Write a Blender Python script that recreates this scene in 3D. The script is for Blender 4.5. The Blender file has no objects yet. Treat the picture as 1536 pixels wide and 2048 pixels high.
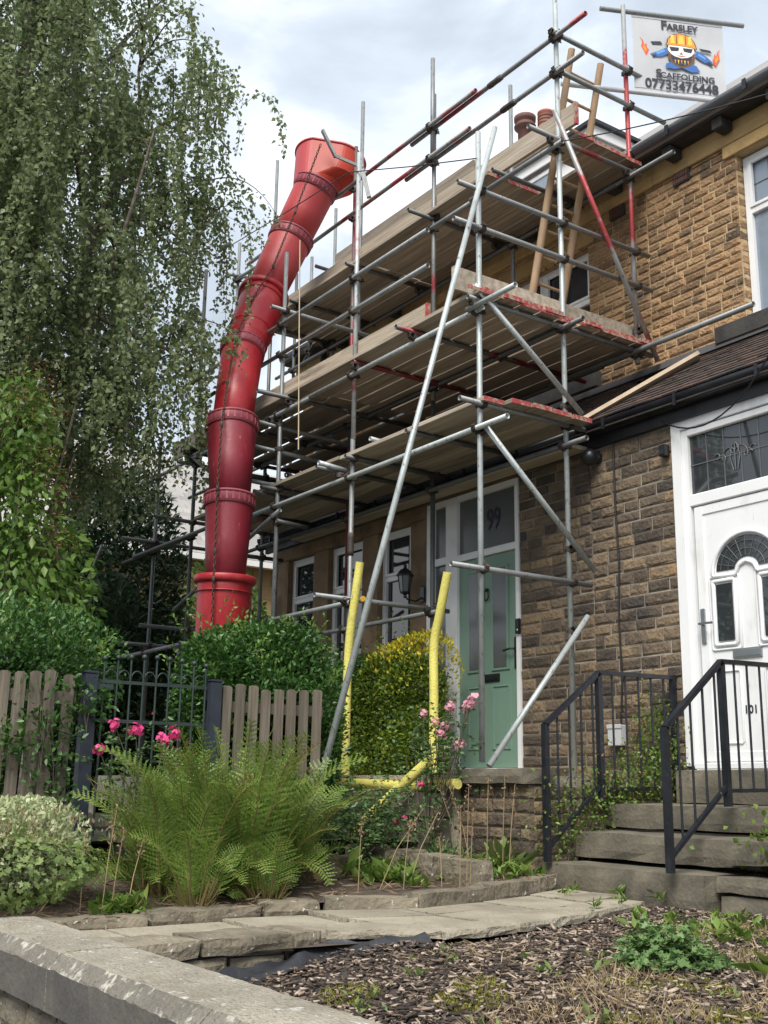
import bpy, math, random
import numpy as np
from mathutils import Vector, Matrix

# ------------------------------------------------------------------ camera, sky, sun, exposure
SC = bpy.context.scene
COL = SC.collection
PITCH, AZ, ROLL = math.radians(13.736), math.radians(34.575), math.radians(0.825)
_h = Vector((-math.cos(AZ), math.sin(AZ), 0)); _r = Vector((math.sin(AZ), math.cos(AZ), 0)); _z = Vector((0, 0, 1))
_fw = _h*math.cos(PITCH) + _z*math.sin(PITCH); _up = _z*math.cos(PITCH) - _h*math.sin(PITCH)
_rr = _r*math.cos(ROLL) + _up*math.sin(ROLL); _uu = _up*math.cos(ROLL) - _r*math.sin(ROLL)
cam = bpy.data.cameras.new('camera'); cam_o = bpy.data.objects.new('camera', cam); COL.objects.link(cam_o)
cam_o.matrix_world = Matrix(((_rr.x, _uu.x, -_fw.x, 0), (_rr.y, _uu.y, -_fw.y, 0), (_rr.z, _uu.z, -_fw.z, 0), (0, 0, 0, 1)))
cam.sensor_fit = 'VERTICAL'; cam.sensor_height = 36.0; cam.lens = 2253.7/2048*36.0
cam.clip_start = 0.05; cam.clip_end = 3000
SC.camera = cam_o
SC.render.resolution_x, SC.render.resolution_y = 768, 1024

SUN_DIR = Vector((0.42, -0.50, 0.76)).normalized()          # towards the veiled sun
sun = bpy.data.lights.new('sun', 'SUN'); sun.energy = 1.5; sun.angle = math.radians(30); sun.color = (1.0, 0.955, 0.88)
sun_o = bpy.data.objects.new('sun', sun); COL.objects.link(sun_o)
sun_o.rotation_euler = SUN_DIR.to_track_quat('Z', 'Y').to_euler()

W = bpy.data.worlds.new('World'); SC.world = W; W.use_nodes = True
nt = W.node_tree; nt.nodes.clear()
def wn(t, **k):
    n = nt.nodes.new(t)
    for a, b in k.items(): setattr(n, a, b)
    return n
w_out = wn('ShaderNodeOutputWorld'); w_mix = wn('ShaderNodeMixShader')
sky = wn('ShaderNodeTexSky', sky_type='NISHITA', sun_disc=False)
sky.sun_elevation = math.asin(SUN_DIR.z); sky.sun_rotation = math.atan2(SUN_DIR.x, SUN_DIR.y)
b1 = wn('ShaderNodeBackground'); b1.inputs[1].default_value = 0.042
b2 = wn('ShaderNodeBackground'); b2.inputs[1].default_value = 0.36
tc = wn('ShaderNodeTexCoord'); mp = wn('ShaderNodeMapping'); mp.inputs['Scale'].default_value = (1.0, 1.0, 1.7)
mp.inputs['Location'].default_value = (0.35, 0.1, 0.0)
n1 = wn('ShaderNodeTexNoise'); n1.inputs['Scale'].default_value = 3.1; n1.inputs['Detail'].default_value = 7; n1.inputs['Roughness'].default_value = 0.52; n1.inputs['Distortion'].default_value = 0.35
n2 = wn('ShaderNodeTexNoise'); n2.inputs['Scale'].default_value = 1.4; n2.inputs['Detail'].default_value = 4
rp = wn('ShaderNodeValToRGB'); cr = rp.color_ramp
cr.elements[0].position = 0.36; cr.elements[0].color = (0.50, 0.57, 0.66, 1)
cr.elements[1].position = 0.66; cr.elements[1].color = (1.10, 1.12, 1.15, 1)
e = cr.elements.new(0.47); e.color = (0.66, 0.74, 0.84, 1)
e = cr.elements.new(0.55); e.color = (0.92, 0.98, 1.05, 1)
rc = wn('ShaderNodeValToRGB'); rc.color_ramp.elements[0].position = 0.45; rc.color_ramp.elements[0].color = (1, 1, 1, 1)
rc.color_ramp.elements[1].position = 0.75; rc.color_ramp.elements[1].color = (0.55, 0.55, 0.55, 1)
for a, b in ((tc.outputs['Generated'], mp.inputs[0]), (mp.outputs[0], n1.inputs['Vector']), (mp.outputs[0], n2.inputs['Vector']),
             (n1.outputs[0], rp.inputs[0]), (n2.outputs[0], rc.inputs[0]), (rp.outputs[0], b2.inputs[0]), (sky.outputs[0], b1.inputs[0]),
             (rc.outputs[0], w_mix.inputs[0]), (b1.outputs[0], w_mix.inputs[1]), (b2.outputs[0], w_mix.inputs[2]), (w_mix.outputs[0], w_out.inputs[0])):
    nt.links.new(a, b)
SC.view_settings.view_transform = 'Standard'; SC.view_settings.look = 'None'; SC.view_settings.gamma = 1.0
SC.view_settings.use_curve_mapping = False; SC.view_settings.exposure = 1.74
SC.render.engine = 'CYCLES'
SC.cycles.max_bounces = 6; SC.cycles.diffuse_bounces = 3; SC.cycles.glossy_bounces = 3; SC.cycles.transmission_bounces = 4
SC.cycles.transparent_max_bounces = 4; SC.cycles.use_denoising = True

# ------------------------------------------------------------------ helpers
RNG = np.random.default_rng(7); random.seed(7)
def tag(o, label=None, cat=None, group=None, kind=None):
    if label: o['label'] = label
    if cat: o['category'] = cat
    if group: o['group'] = group
    if kind: o['kind'] = kind
    return o
def empty(name, loc=(0, 0, 0), label=None, cat=None, group=None, kind=None, rz=0.0):
    o = bpy.data.objects.new(name, None); o.location = loc; o.rotation_euler.z = rz; o.empty_display_size = 0.1
    COL.objects.link(o); return tag(o, label, cat, group, kind)
def link(name, me, parent=None, loc=None):
    o = bpy.data.objects.new(name, me); COL.objects.link(o)
    if parent is not None:
        o.parent = parent
        if loc is None:
            p = Vector((0, 0, 0)); q = parent; m = Matrix.Identity(4)
            while q is not None: m = q.matrix_basis @ m; q = q.parent
            o.matrix_basis = m.inverted()
    if loc is not None: o.location = loc
    return o
def np_mesh(name, V, F, mat, smooth=False, k=None):
    """V (n,3) array, F (m,k) array of equal-sized faces"""
    me = bpy.data.meshes.new(name); V = np.asarray(V, np.float32); F = np.asarray(F, np.int32); k = F.shape[1]
    me.vertices.add(len(V)); me.vertices.foreach_set('co', V.ravel())
    me.loops.add(F.size); me.loops.foreach_set('vertex_index', F.ravel())
    me.polygons.add(len(F)); me.polygons.foreach_set('loop_start', np.arange(0, F.size, k, dtype=np.int32))
    me.polygons.foreach_set('loop_total', np.full(len(F), k, np.int32))
    if smooth: me.polygons.foreach_set('use_smooth', np.ones(len(F), bool))
    me.update(calc_edges=True)
    if mat: me.materials.append(mat)
    return me
class MB:
    def __init__(s): s.v = []; s.f = []; s.sm = []
    def add(s, V, F, smooth=False):
        b = len(s.v); s.v += [tuple(p) for p in V]; s.f += [tuple(b+i for i in f) for f in F]; s.sm += [smooth]*len(F); return s
    def box(s, x0, x1, y0, y1, z0, z1, M=None, bev=0.0):
        if bev > 0:
            b = bev; V = []
            for z, ins in ((z0, b), (z0+b, 0), (z1-b, 0), (z1, b)):
                V += [(x0+ins, y0+ins, z), (x1-ins, y0+ins, z), (x1-ins, y1-ins, z), (x0+ins, y1-ins, z)]
            F = [(3, 2, 1, 0), (12, 13, 14, 15)]
            for r in range(3):
                for i in range(4): F.append((r*4+i, r*4+(i+1) % 4, r*4+4+(i+1) % 4, r*4+4+i))
        else:
            V = [(x, y, z) for z in (z0, z1) for (x, y) in ((x0, y0), (x1, y0), (x1, y1), (x0, y1))]
            F = [(3, 2, 1, 0), (4, 5, 6, 7), (0, 1, 5, 4), (1, 2, 6, 5), (2, 3, 7, 6), (3, 0, 4, 7)]
        if M is not None: V = [M @ Vector(p) for p in V]
        return s.add(V, F)
    def obox(s, p0, p1, w, h, upv=(0, 0, 1)):
        """box from p0 to p1, width w across, height h along up"""
        p0 = Vector(p0); p1 = Vector(p1); d = (p1-p0); L = d.length; d.normalize(); u = Vector(upv)
        sd = d.cross(u)
        if sd.length < 1e-5: sd = d.cross(Vector((1, 0, 0)))
        sd.normalize(); u = sd.cross(d)
        V = [p0+d*t+sd*a*w/2+u*b*h/2 for t in (0, L) for a, b in ((-1, -1), (1, -1), (1, 1), (-1, 1))]
        return s.add(V, [(0, 1, 2, 3), (7, 6, 5, 4), (0, 4, 5, 1), (1, 5, 6, 2), (2, 6, 7, 3), (3, 7, 4, 0)])
    def path(s, pts, rad, n=8, caps=True, smooth=True):
        pts = [Vector(p) for p in pts]; R = rad if hasattr(rad, '__len__') else [rad]*len(pts); V = []; F = []
        ref = None
        for i, p in enumerate(pts):
            d = (pts[min(i+1, len(pts)-1)]-pts[max(i-1, 0)]).normalized()
            if ref is None: ref = d.orthogonal().normalized()
            a = (ref-d*ref.dot(d)).normalized(); b = d.cross(a); ref = a
            for k in range(n):
                t = 2*math.pi*k/n; V.append(p+(a*math.cos(t)+b*math.sin(t))*R[i])
        for i in range(len(pts)-1):
            for k in range(n): F.append((i*n+k, i*n+(k+1) % n, (i+1)*n+(k+1) % n, (i+1)*n+k))
        s.add(V, F, smooth)
        if caps:
            s.add(V[:n], [tuple(range(n-1, -1, -1))]); s.add(V[-n:], [tuple(range(n))])
        return s
    def pipe(s, p0, p1, r=.02415, ri=.0205, n=12):
        p0 = Vector(p0); p1 = Vector(p1); d = (p1-p0).normalized(); a = d.orthogonal().normalized(); b = d.cross(a); V = []
        for p, q in ((p0, r), (p1, r), (p1, ri), (p0, ri)):
            for k in range(n):
                t = 2*math.pi*k/n; V.append(p+(a*math.cos(t)+b*math.sin(t))*q)
        for i in range(4):
            s.add([], [], True)
        F = []; S = []
        b0 = len(s.v); s.v += [tuple(p) for p in V]
        for i in range(4):
            j = (i+1) % 4
            for k in range(n):
                s.f.append((b0+i*n+k, b0+i*n+(k+1) % n, b0+j*n+(k+1) % n, b0+j*n+k)); s.sm.append(i in (0, 2))
        return s
    def lathe(s, prof, n=16, M=None, smooth=True):
        V = []; F = []
        for (r, z) in prof:
            for k in range(n):
                t = 2*math.pi*k/n; p = Vector((r*math.cos(t), r*math.sin(t), z)); V.append(M @ p if M is not None else p)
        for i in range(len(prof)-1):
            for k in range(n): F.append((i*n+k, i*n+(k+1) % n, (i+1)*n+(k+1) % n, (i+1)*n+k))
        return s.add(V, F, smooth)
    def poly(s, pts): return s.add(pts, [tuple(range(len(pts)))])
    def mesh(s, name, mat):
        me = bpy.data.meshes.new(name); me.from_pydata(s.v, [], s.f)
        me.polygons.foreach_set('use_smooth', s.sm[:len(me.polygons)]); me.update()
        if mat: me.materials.append(mat)
        return me
    def build(s, name, mat, parent=None): return link(name, s.mesh(name, mat), parent)
def B(*a, **k): return MB().box(*a, **k)

# ------------------------------------------------------------------ materials
def ramp(n, cols):
    e = n.color_ramp.elements
    while len(e) > 1: e.remove(e[-1])
    e[0].position, e[0].color = cols[0][0], (*cols[0][1], 1)
    for p, c in cols[1:]:
        q = e.new(p); q.color = (*c, 1)
def PM(name, cols, scale=5.0, detail=5, rough=0.8, bump=0.0, bscale=30.0, metal=0.0, rnd=0.0, pick=0.0, world=True, stretch=(1, 1, 1),
       island=False, transl=0.0, spec=0.5, dist=0.0, nrough=0.55, over=None, wave=None, rvar=0.0):
    m = bpy.data.materials.new(name); m.use_nodes = True; t = m.node_tree; N = t.nodes; Lk = t.links.new
    bs = N['Principled BSDF']; bs.inputs['Roughness'].default_value = rough; bs.inputs['Metallic'].default_value = metal
    bs.inputs['Specular IOR Level'].default_value = spec
    if isinstance(cols, tuple): cols = [(0, cols)]
    ge = N.new('ShaderNodeNewGeometry'); tcn = N.new('ShaderNodeTexCoord')
    src = ge.outputs['Position'] if world else tcn.outputs['Object']
    mp = N.new('ShaderNodeMapping'); mp.inputs['Scale'].default_value = stretch; Lk(src, mp.inputs[0])
    no = N.new('ShaderNodeTexNoise'); no.inputs['Scale'].default_value = scale; no.inputs['Detail'].default_value = detail
    no.inputs['Roughness'].default_value = nrough; no.inputs['Distortion'].default_value = dist; Lk(mp.outputs[0], no.inputs['Vector'])
    oi = N.new('ShaderNodeObjectInfo')
    rv = ge.outputs['Random Per Island'] if island else oi.outputs['Random']
    f = no.outputs[0]
    if pick > 0:
        mx = N.new('ShaderNodeMix'); mx.data_type = 'FLOAT'; mx.inputs[0].default_value = pick
        Lk(f, mx.inputs[2]); Lk(rv, mx.inputs[3]); f = mx.outputs[0]
    rp = N.new('ShaderNodeValToRGB'); ramp(rp, cols); Lk(f, rp.inputs[0]); c = rp.outputs[0]
    if rnd > 0:
        mr = N.new('ShaderNodeMapRange'); mr.inputs[3].default_value = 1-rnd; mr.inputs[4].default_value = 1+rnd; Lk(rv, mr.inputs[0])
        hs = N.new('ShaderNodeHueSaturation'); Lk(mr.outputs[0], hs.inputs['Value']); Lk(c, hs.inputs['Color']); c = hs.outputs[0]
    if over:                                    # (noise scale, lo, hi, colour, stretch) patches laid over the base colour
        for sc, lo, hi, oc, st in over:
            m2 = N.new('ShaderNodeMapping'); m2.inputs['Scale'].default_value = st; m2.inputs['Location'].default_value = (sc*.37, 3.1, sc*.11); Lk(src, m2.inputs[0])
            o2 = N.new('ShaderNodeTexNoise'); o2.inputs['Scale'].default_value = sc; o2.inputs['Detail'].default_value = 6; o2.inputs['Roughness'].default_value = .62; Lk(m2.outputs[0], o2.inputs['Vector'])
            mr = N.new('ShaderNodeMapRange'); mr.inputs[1].default_value = lo; mr.inputs[2].default_value = hi; Lk(o2.outputs[0], mr.inputs[0])
            mx = N.new('ShaderNodeMix'); mx.data_type = 'RGBA'; Lk(mr.outputs[0], mx.inputs[0]); Lk(c, mx.inputs[6]); mx.inputs[7].default_value = (*oc, 1); c = mx.outputs[2]
    Lk(c, bs.inputs['Base Color'])
    if rvar > 0:
        mr = N.new('ShaderNodeMapRange'); mr.inputs[3].default_value = max(.05, rough-rvar); mr.inputs[4].default_value = min(1, rough+rvar); Lk(no.outputs[0], mr.inputs[0]); Lk(mr.outputs[0], bs.inputs['Roughness'])
    if bump > 0:
        nb = N.new('ShaderNodeTexNoise'); nb.inputs['Scale'].default_value = bscale; nb.inputs['Detail'].default_value = 6; Lk(mp.outputs[0], nb.inputs['Vector'])
        bp = N.new('ShaderNodeBump'); bp.inputs['Strength'].default_value = bump; bp.inputs['Distance'].default_value = 0.02; Lk(nb.outputs[0], bp.inputs['Height']); Lk(bp.outputs[0], bs.inputs['Normal'])
    if transl > 0:
        tr = N.new('ShaderNodeBsdfTranslucent'); Lk(c, tr.inputs[0]); ms = N.new('ShaderNodeMixShader'); ms.inputs[0].default_value = transl
        Lk(bs.outputs[0], ms.inputs[1]); Lk(tr.outputs[0], ms.inputs[2]); Lk(ms.outputs[0], N['Material Output'].inputs[0])
    return m
def leafmat(name, c0, c1, c2, transl=.3, rough=.45):
    return PM(name, [(0.0, c0), (.45, c1), (1.0, c2)], scale=2.5, pick=.6, island=True, transl=transl, rough=rough, spec=.4)
M = {}
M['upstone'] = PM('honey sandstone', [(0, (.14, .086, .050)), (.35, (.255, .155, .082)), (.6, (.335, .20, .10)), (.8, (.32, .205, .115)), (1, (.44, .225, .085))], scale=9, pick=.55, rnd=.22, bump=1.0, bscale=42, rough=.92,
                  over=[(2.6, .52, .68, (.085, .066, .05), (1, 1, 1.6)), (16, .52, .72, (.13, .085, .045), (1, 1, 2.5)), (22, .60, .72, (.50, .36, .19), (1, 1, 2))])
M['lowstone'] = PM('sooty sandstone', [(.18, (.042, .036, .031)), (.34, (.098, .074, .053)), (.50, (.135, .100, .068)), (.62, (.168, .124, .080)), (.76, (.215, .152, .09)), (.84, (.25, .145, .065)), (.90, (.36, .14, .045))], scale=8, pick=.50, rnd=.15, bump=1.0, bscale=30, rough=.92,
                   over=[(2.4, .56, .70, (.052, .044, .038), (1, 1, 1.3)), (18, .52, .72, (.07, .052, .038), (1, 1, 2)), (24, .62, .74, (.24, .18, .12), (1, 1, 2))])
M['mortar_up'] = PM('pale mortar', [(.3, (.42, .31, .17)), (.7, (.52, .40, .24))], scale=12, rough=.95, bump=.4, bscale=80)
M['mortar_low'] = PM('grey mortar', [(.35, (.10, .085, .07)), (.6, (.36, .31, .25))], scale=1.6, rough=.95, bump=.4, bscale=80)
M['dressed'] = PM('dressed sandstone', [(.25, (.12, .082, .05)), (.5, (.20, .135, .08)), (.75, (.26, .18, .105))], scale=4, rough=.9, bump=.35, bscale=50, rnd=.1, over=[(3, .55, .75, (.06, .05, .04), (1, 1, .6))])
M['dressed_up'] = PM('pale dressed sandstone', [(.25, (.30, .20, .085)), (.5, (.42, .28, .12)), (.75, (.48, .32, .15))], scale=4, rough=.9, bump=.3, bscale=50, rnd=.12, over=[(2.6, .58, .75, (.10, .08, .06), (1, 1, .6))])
M['sill'] = PM('blackened sill stone', [(.3, (.022, .021, .022)), (.7, (.06, .055, .05))], scale=5, rough=.75, bump=.2)
M['black'] = PM('black gutter paint', [(.3, (.006, .007, .010)), (.7, (.018, .019, .023))], scale=6, rough=.38, bump=.05)
M['iron'] = PM('black railing paint', [(.3, (.007, .009, .014)), (.75, (.022, .024, .03))], scale=9, rough=.35, bump=.12, bscale=60, over=[(24, .66, .72, (.10, .10, .11), (1, 1, 1))])
M['soffit'] = PM('weathered dark timber', [(.3, (.018, .017, .017)), (.7, (.045, .04, .036))], scale=8, rough=.85, bump=.2)
M['gutter'] = PM('grey gutter plastic', [(.3, (.085, .095, .11)), (.7, (.13, .14, .155))], scale=3, rough=.5)
M['upvc'] = PM('white upvc', [(.3, (.72, .73, .74)), (.7, (.80, .80, .80))], scale=1.5, rough=.32, over=[(5, .58, .8, (.60, .59, .55), (1, 1, .4)), (40, .66, .74, (.50, .48, .43), (1, 1, .25))])
M['green'] = PM('sage green door', [(.3, (.165, .265, .205)), (.7, (.19, .30, .235))], scale=2, rough=.42, bump=.06, bscale=90)
M['chrome'] = PM('satin metal', (.42, .43, .44), rough=.3, metal=.9)
def glass(name, c, rough=.03, spec=.9):
    return PM(name, [(.3, tuple(v*.7 for v in c)), (.7, c)], scale=1.2, rough=rough, spec=spec)
M['glass'] = glass('dark window glass', (.035, .04, .045)); M['frost'] = glass('grey obscured glass', (.10, .11, .115), .25)
M['blind'] = glass('bright window glass', (.25, .30, .36), .05)
M['lead'] = PM('lead came', (.16, .16, .17), rough=.5, metal=.4)
M['tile'] = PM('old clay roof tile', [(0, (.028, .024, .023)), (.4, (.058, .044, .039)), (.7, (.085, .056, .045)), (1, (.14, .068, .05))], scale=6, pick=.6, rough=.9, bump=.5, bscale=45, over=[(5, .6, .75, (.045, .045, .035), (1, 1, 1))])
M['slate'] = PM('grey slate', [(0, (.20, .19, .19)), (.5, (.30, .285, .27)), (1, (.40, .37, .35))], scale=4, pick=.6, rough=.7, bump=.2)
M['nbr'] = PM('neighbour block stone', [(.2, (.30, .205, .105)), (.5, (.38, .26, .14)), (.8, (.44, .32, .19))], scale=3, pick=.5, rough=.9, bump=.4)
RED, PAL = (.30, .045, .05), (.40, .43, .43)
def tubemat(name, base, red=None, lo=.55):
    ov = [(30, .58, .70, (.11, .075, .05), (1, 1, .5)), (55, .66, .69, (.55, .54, .50), (1, 1, 1)), (9, .6, .8, tuple(v*.55 for v in base), (1, 1, 1))]
    if red: ov.insert(0, (1.1, lo, lo+.05, red, (1, 1, 1)))
    return PM(name, [(.3, tuple(v*.75 for v in base)), (.7, base)], scale=5, rough=.5, metal=.35, rvar=.12, bump=.08, bscale=90, over=ov)
M['t_g'] = tubemat('galvanised tube', (.24, .255, .26)); M['t_p'] = tubemat('bright galvanised tube', (.46, .50, .50), (.40, .12, .12), .66)
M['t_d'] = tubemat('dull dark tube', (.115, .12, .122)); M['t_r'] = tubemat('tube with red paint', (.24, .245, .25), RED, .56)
M['t_pr'] = tubemat('bright tube with red paint', (.46, .48, .48), (.36, .07, .075), .54); M['t_rr'] = tubemat('tube mostly sprayed red', (.36, .37, .37), (.34, .045, .05), .455); M['t_dr'] = tubemat('dark tube with red paint', (.13, .125, .125), (.20, .025, .03), .48)
M['coupler'] = PM('rusty coupler', [(.25, (.03, .027, .026)), (.55, (.075, .06, .05)), (.8, (.12, .105, .095))], scale=26, rough=.7, metal=.3, rnd=.3, bump=.3, bscale=80)
M['board'] = PM('weathered scaffold board', [(.2, (.18, .145, .11)), (.45, (.30, .25, .195)), (.7, (.42, .36, .285))], scale=2.2, stretch=(.45, 9, 9), rough=.9, rnd=.28, bump=.35, bscale=9, over=[(2.0, .60, .75, (.10, .08, .062), (.4, 2, 2))])
M['boardnew'] = PM('pale plank', [(.2, (.40, .30, .21)), (.7, (.50, .40, .29))], scale=2.2, stretch=(.45, 9, 9), rough=.85, bump=.2, bscale=9)
M['redpaint'] = PM('red board paint', [(.3, (.28, .03, .035)), (.7, (.40, .06, .06))], scale=14, rough=.7, over=[(22, .48, .56, (.30, .24, .18), (1, 1, 1))])
M['pole'] = PM('ladder timber', [(.2, (.25, .16, .095)), (.5, (.36, .24, .145)), (.8, (.45, .31, .2))], scale=3, stretch=(5, 5, .6), rough=.75, bump=.2, rnd=.1)
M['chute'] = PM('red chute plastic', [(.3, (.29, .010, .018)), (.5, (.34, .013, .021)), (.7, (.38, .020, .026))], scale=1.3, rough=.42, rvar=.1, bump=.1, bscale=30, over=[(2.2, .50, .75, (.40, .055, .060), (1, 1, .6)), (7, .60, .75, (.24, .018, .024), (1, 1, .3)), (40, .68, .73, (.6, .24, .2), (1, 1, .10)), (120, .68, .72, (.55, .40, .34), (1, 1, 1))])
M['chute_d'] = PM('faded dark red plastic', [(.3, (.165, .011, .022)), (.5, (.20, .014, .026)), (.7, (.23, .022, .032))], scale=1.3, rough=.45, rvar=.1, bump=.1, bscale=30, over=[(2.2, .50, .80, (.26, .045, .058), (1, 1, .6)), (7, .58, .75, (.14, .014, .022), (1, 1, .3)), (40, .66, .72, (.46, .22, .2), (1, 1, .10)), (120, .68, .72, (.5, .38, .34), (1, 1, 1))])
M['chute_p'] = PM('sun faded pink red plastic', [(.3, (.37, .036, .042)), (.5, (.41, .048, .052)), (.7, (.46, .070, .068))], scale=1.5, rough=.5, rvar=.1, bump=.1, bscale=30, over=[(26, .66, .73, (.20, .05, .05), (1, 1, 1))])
M['chute_o'] = PM('orange red hopper plastic', [(.3, (.52, .050, .030)), (.7, (.60, .075, .038))], scale=1.5, rough=.42, transl=.45)
M['rib'] = PM('bleached collar plastic', [(.3, (.22, .035, .052)), (.7, (.31, .070, .088))], scale=4, rough=.55, bump=.1)
M['chain'] = PM('rusty chain', [(.3, (.05, .03, .025)), (.7, (.11, .07, .05))], scale=40, rough=.7, metal=.4)
M['foam'] = PM('yellow foam sleeve', [(.3, (.60, .54, .12)), (.7, (.72, .65, .17))], scale=5, rough=.75, bump=.4, bscale=60, over=[(6, .55, .78, (.42, .39, .15), (1, 1, 1)), (60, .62, .70, (.36, .32, .14), (1, 1, .4)), (22, .66, .70, (.25, .23, .14), (1, 1, .3))])
M['cap'] = PM('orange end cap', (.72, .40, .02), rough=.45)
M['vinyl'] = PM('white banner vinyl', [(.3, (.50, .51, .53)), (.7, (.60, .61, .62))], scale=2, rough=.5, bump=.1, bscale=4, transl=.2)
for nm, c in dict(ink=(.02, .021, .035), ink_w=(.72, .71, .68), ink_o=(.72, .27, .03), ink_y=(.80, .50, .06), ink_b=(.035, .12, .36), ink_bl=(.10, .28, .62), ink_r=(.62, .09, .03), ink_br=(.12, .055, .02)).items():
    M[nm] = PM('banner '+nm.replace('_', ' '), c, rough=.55)
M['fence'] = PM('grey fence timber', [(.2, (.07, .058, .044)), (.5, (.135, .112, .084)), (.8, (.20, .172, .132))], scale=3, stretch=(9, 9, .7), rough=.9, rnd=.2, bump=.4, bscale=6, over=[(4, .56, .75, (.085, .095, .055), (1, 1, .5))])
M['slatepost'] = PM('dark blue gate post paint', [(.3, (.012, .016, .025)), (.7, (.024, .030, .044))], scale=7, rough=.55, bump=.1)
M['gate'] = PM('dark green iron', [(.3, (.012, .022, .02)), (.7, (.03, .045, .04))], scale=12, rough=.5)
M['kerbstone'] = PM('garden stone', [(.2, (.085, .072, .052)), (.5, (.165, .14, .10)), (.8, (.24, .205, .15))], scale=5, rough=.92, rnd=.14, bump=1.0, bscale=26, over=[(32, .64, .67, (.46, .46, .43), (1, 1, 1)), (5, .60, .75, (.05, .048, .04), (1, 1, 1))])
M['slab'] = PM('worn paving slab', [(.2, (.19, .165, .125)), (.5, (.30, .265, .20)), (.8, (.39, .35, .275))], scale=3, rough=.92, rnd=.12, bump=.9, bscale=40, over=[(3.2, .6, .75, (.11, .10, .075), (1, 1, 1)), (30, .62, .7, (.12, .11, .08), (1, 1, 1))])
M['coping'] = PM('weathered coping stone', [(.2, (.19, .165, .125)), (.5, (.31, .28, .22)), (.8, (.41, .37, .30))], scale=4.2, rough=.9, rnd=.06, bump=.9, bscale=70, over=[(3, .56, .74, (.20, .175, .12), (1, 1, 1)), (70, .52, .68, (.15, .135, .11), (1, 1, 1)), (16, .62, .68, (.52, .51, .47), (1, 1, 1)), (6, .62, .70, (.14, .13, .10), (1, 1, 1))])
M['copedge'] = PM('mid-tone coping edge', [(.2, (.085, .078, .066)), (.5, (.15, .135, .11)), (.8, (.22, .20, .165))], scale=5, rough=.9, bump=.8, bscale=60, over=[(18, .56, .64, (.42, .40, .34), (1, 1, 1)), (70, .55, .7, (.08, .075, .06), (1, 1, 1))])
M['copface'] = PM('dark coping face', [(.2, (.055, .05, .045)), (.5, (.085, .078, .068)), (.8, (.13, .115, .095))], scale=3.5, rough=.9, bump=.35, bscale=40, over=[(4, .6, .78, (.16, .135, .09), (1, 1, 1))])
M['step'] = PM('dirty step stone', [(.2, (.072, .064, .050)), (.5, (.125, .110, .082)), (.8, (.205, .18, .135))], scale=5, rough=.92, rnd=.08, bump=.35, bscale=40, over=[(3.4, .58, .78, (.055, .05, .042), (1, 1, 1)), (60, .66, .7, (.3, .28, .22), (1, 1, 1))])
M['soil'] = PM('dry garden soil', [(.2, (.035, .027, .02)), (.5, (.075, .055, .04)), (.8, (.12, .09, .065))], scale=9, rough=.97, bump=.9, bscale=24)
M['mulch'] = PM('mulch bed soil', [(.2, (.022, .018, .016)), (.5, (.05, .04, .035)), (.8, (.085, .066, .055))], scale=14, rough=.97, bump=.9, bscale=30)
M['chip'] = PM('bark chips', [(.05, (.022, .016, .013)), (.36, (.052, .037, .028)), (.56, (.11, .078, .058)), (.74, (.22, .165, .125)), (.90, (.42, .34, .265))], scale=30, pick=.85, island=True, rough=.9)
M['membrane'] = PM('black weed membrane', [(.3, (.012, .013, .016)), (.7, (.035, .037, .042))], scale=8, rough=.45, bump=.3, bscale=14)
M['pavement'] = PM('tarmac pavement', [(.3, (.06, .06, .06)), (.7, (.09, .088, .085))], scale=40, rough=.95, bump=.3, bscale=90)
M['lawn'] = PM('rough ground', [(.3, (.04, .05, .02)), (.7, (.08, .085, .04))], scale=6, rough=.95, bump=.5)
M['bark'] = PM('birch bark', [(.2, (.05, .042, .036)), (.5, (.14, .115, .095)), (.8, (.30, .26, .22))], scale=6, stretch=(1, 1, 2.2), rough=.85, bump=.4, bscale=20)
M['twig'] = PM('dark twig', (.055, .042, .032), rough=.85)
M['greytwig'] = PM('grey twig', [(.3, (.06, .05, .035)), (.7, (.12, .10, .07))], rough=.85)
M['l_birch'] = leafmat('birch leaf', (.10, .145, .055), (.185, .24, .105), (.36, .41, .22), .5)
M['l_lime'] = leafmat('shrub leaf', (.055, .12, .020), (.10, .185, .032), (.19, .28, .06), .38)
M['l_seed'] = leafmat('rusty seed head', (.14, .07, .025), (.20, .10, .04), (.27, .15, .06), .2)
M['l_conifer'] = leafmat('dark conifer spray', (.012, .030, .014), (.020, .046, .019), (.036, .072, .026), .15)
M['l_privet'] = leafmat('privet leaf', (.026, .072, .018), (.046, .115, .026), (.10, .20, .042), .25, .35)
M['l_tip'] = leafmat('privet tip', (.07, .17, .03), (.12, .22, .04), (.20, .27, .06), .3, .4)
M['l_gold'] = leafmat('golden privet leaf', (.045, .10, .012), (.10, .165, .020), (.24, .28, .03), .28, .38)
M['l_goldtip'] = leafmat('yellow privet tip', (.38, .34, .02), (.52, .45, .03), (.60, .55, .06), .3, .4)
M['l_bg'] = leafmat('background leaf', (.05, .095, .022), (.09, .155, .035), (.17, .24, .07), .32)
M['l_fern'] = leafmat('fern frond', (.085, .165, .028), (.155, .245, .045), (.29, .36, .09), .36)
M['l_fernb'] = leafmat('browning frond', (.20, .16, .05), (.26, .19, .07), (.30, .22, .09), .25)
M['stalk'] = PM('fern stalk', [(.3, (.12, .085, .03)), (.7, (.19, .15, .05))], scale=9, rough=.8)
M['l_rose'] = leafmat('rose leaf', (.045, .10, .035), (.08, .15, .05), (.15, .22, .085), .28, .4)
M['l_var'] = leafmat('variegated leaf', (.20, .27, .10), (.45, .50, .27), (.70, .72, .50), .3)
M['l_ger'] = leafmat('geranium leaf', (.08, .135, .035), (.14, .205, .055), (.25, .31, .11), .3)
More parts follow.
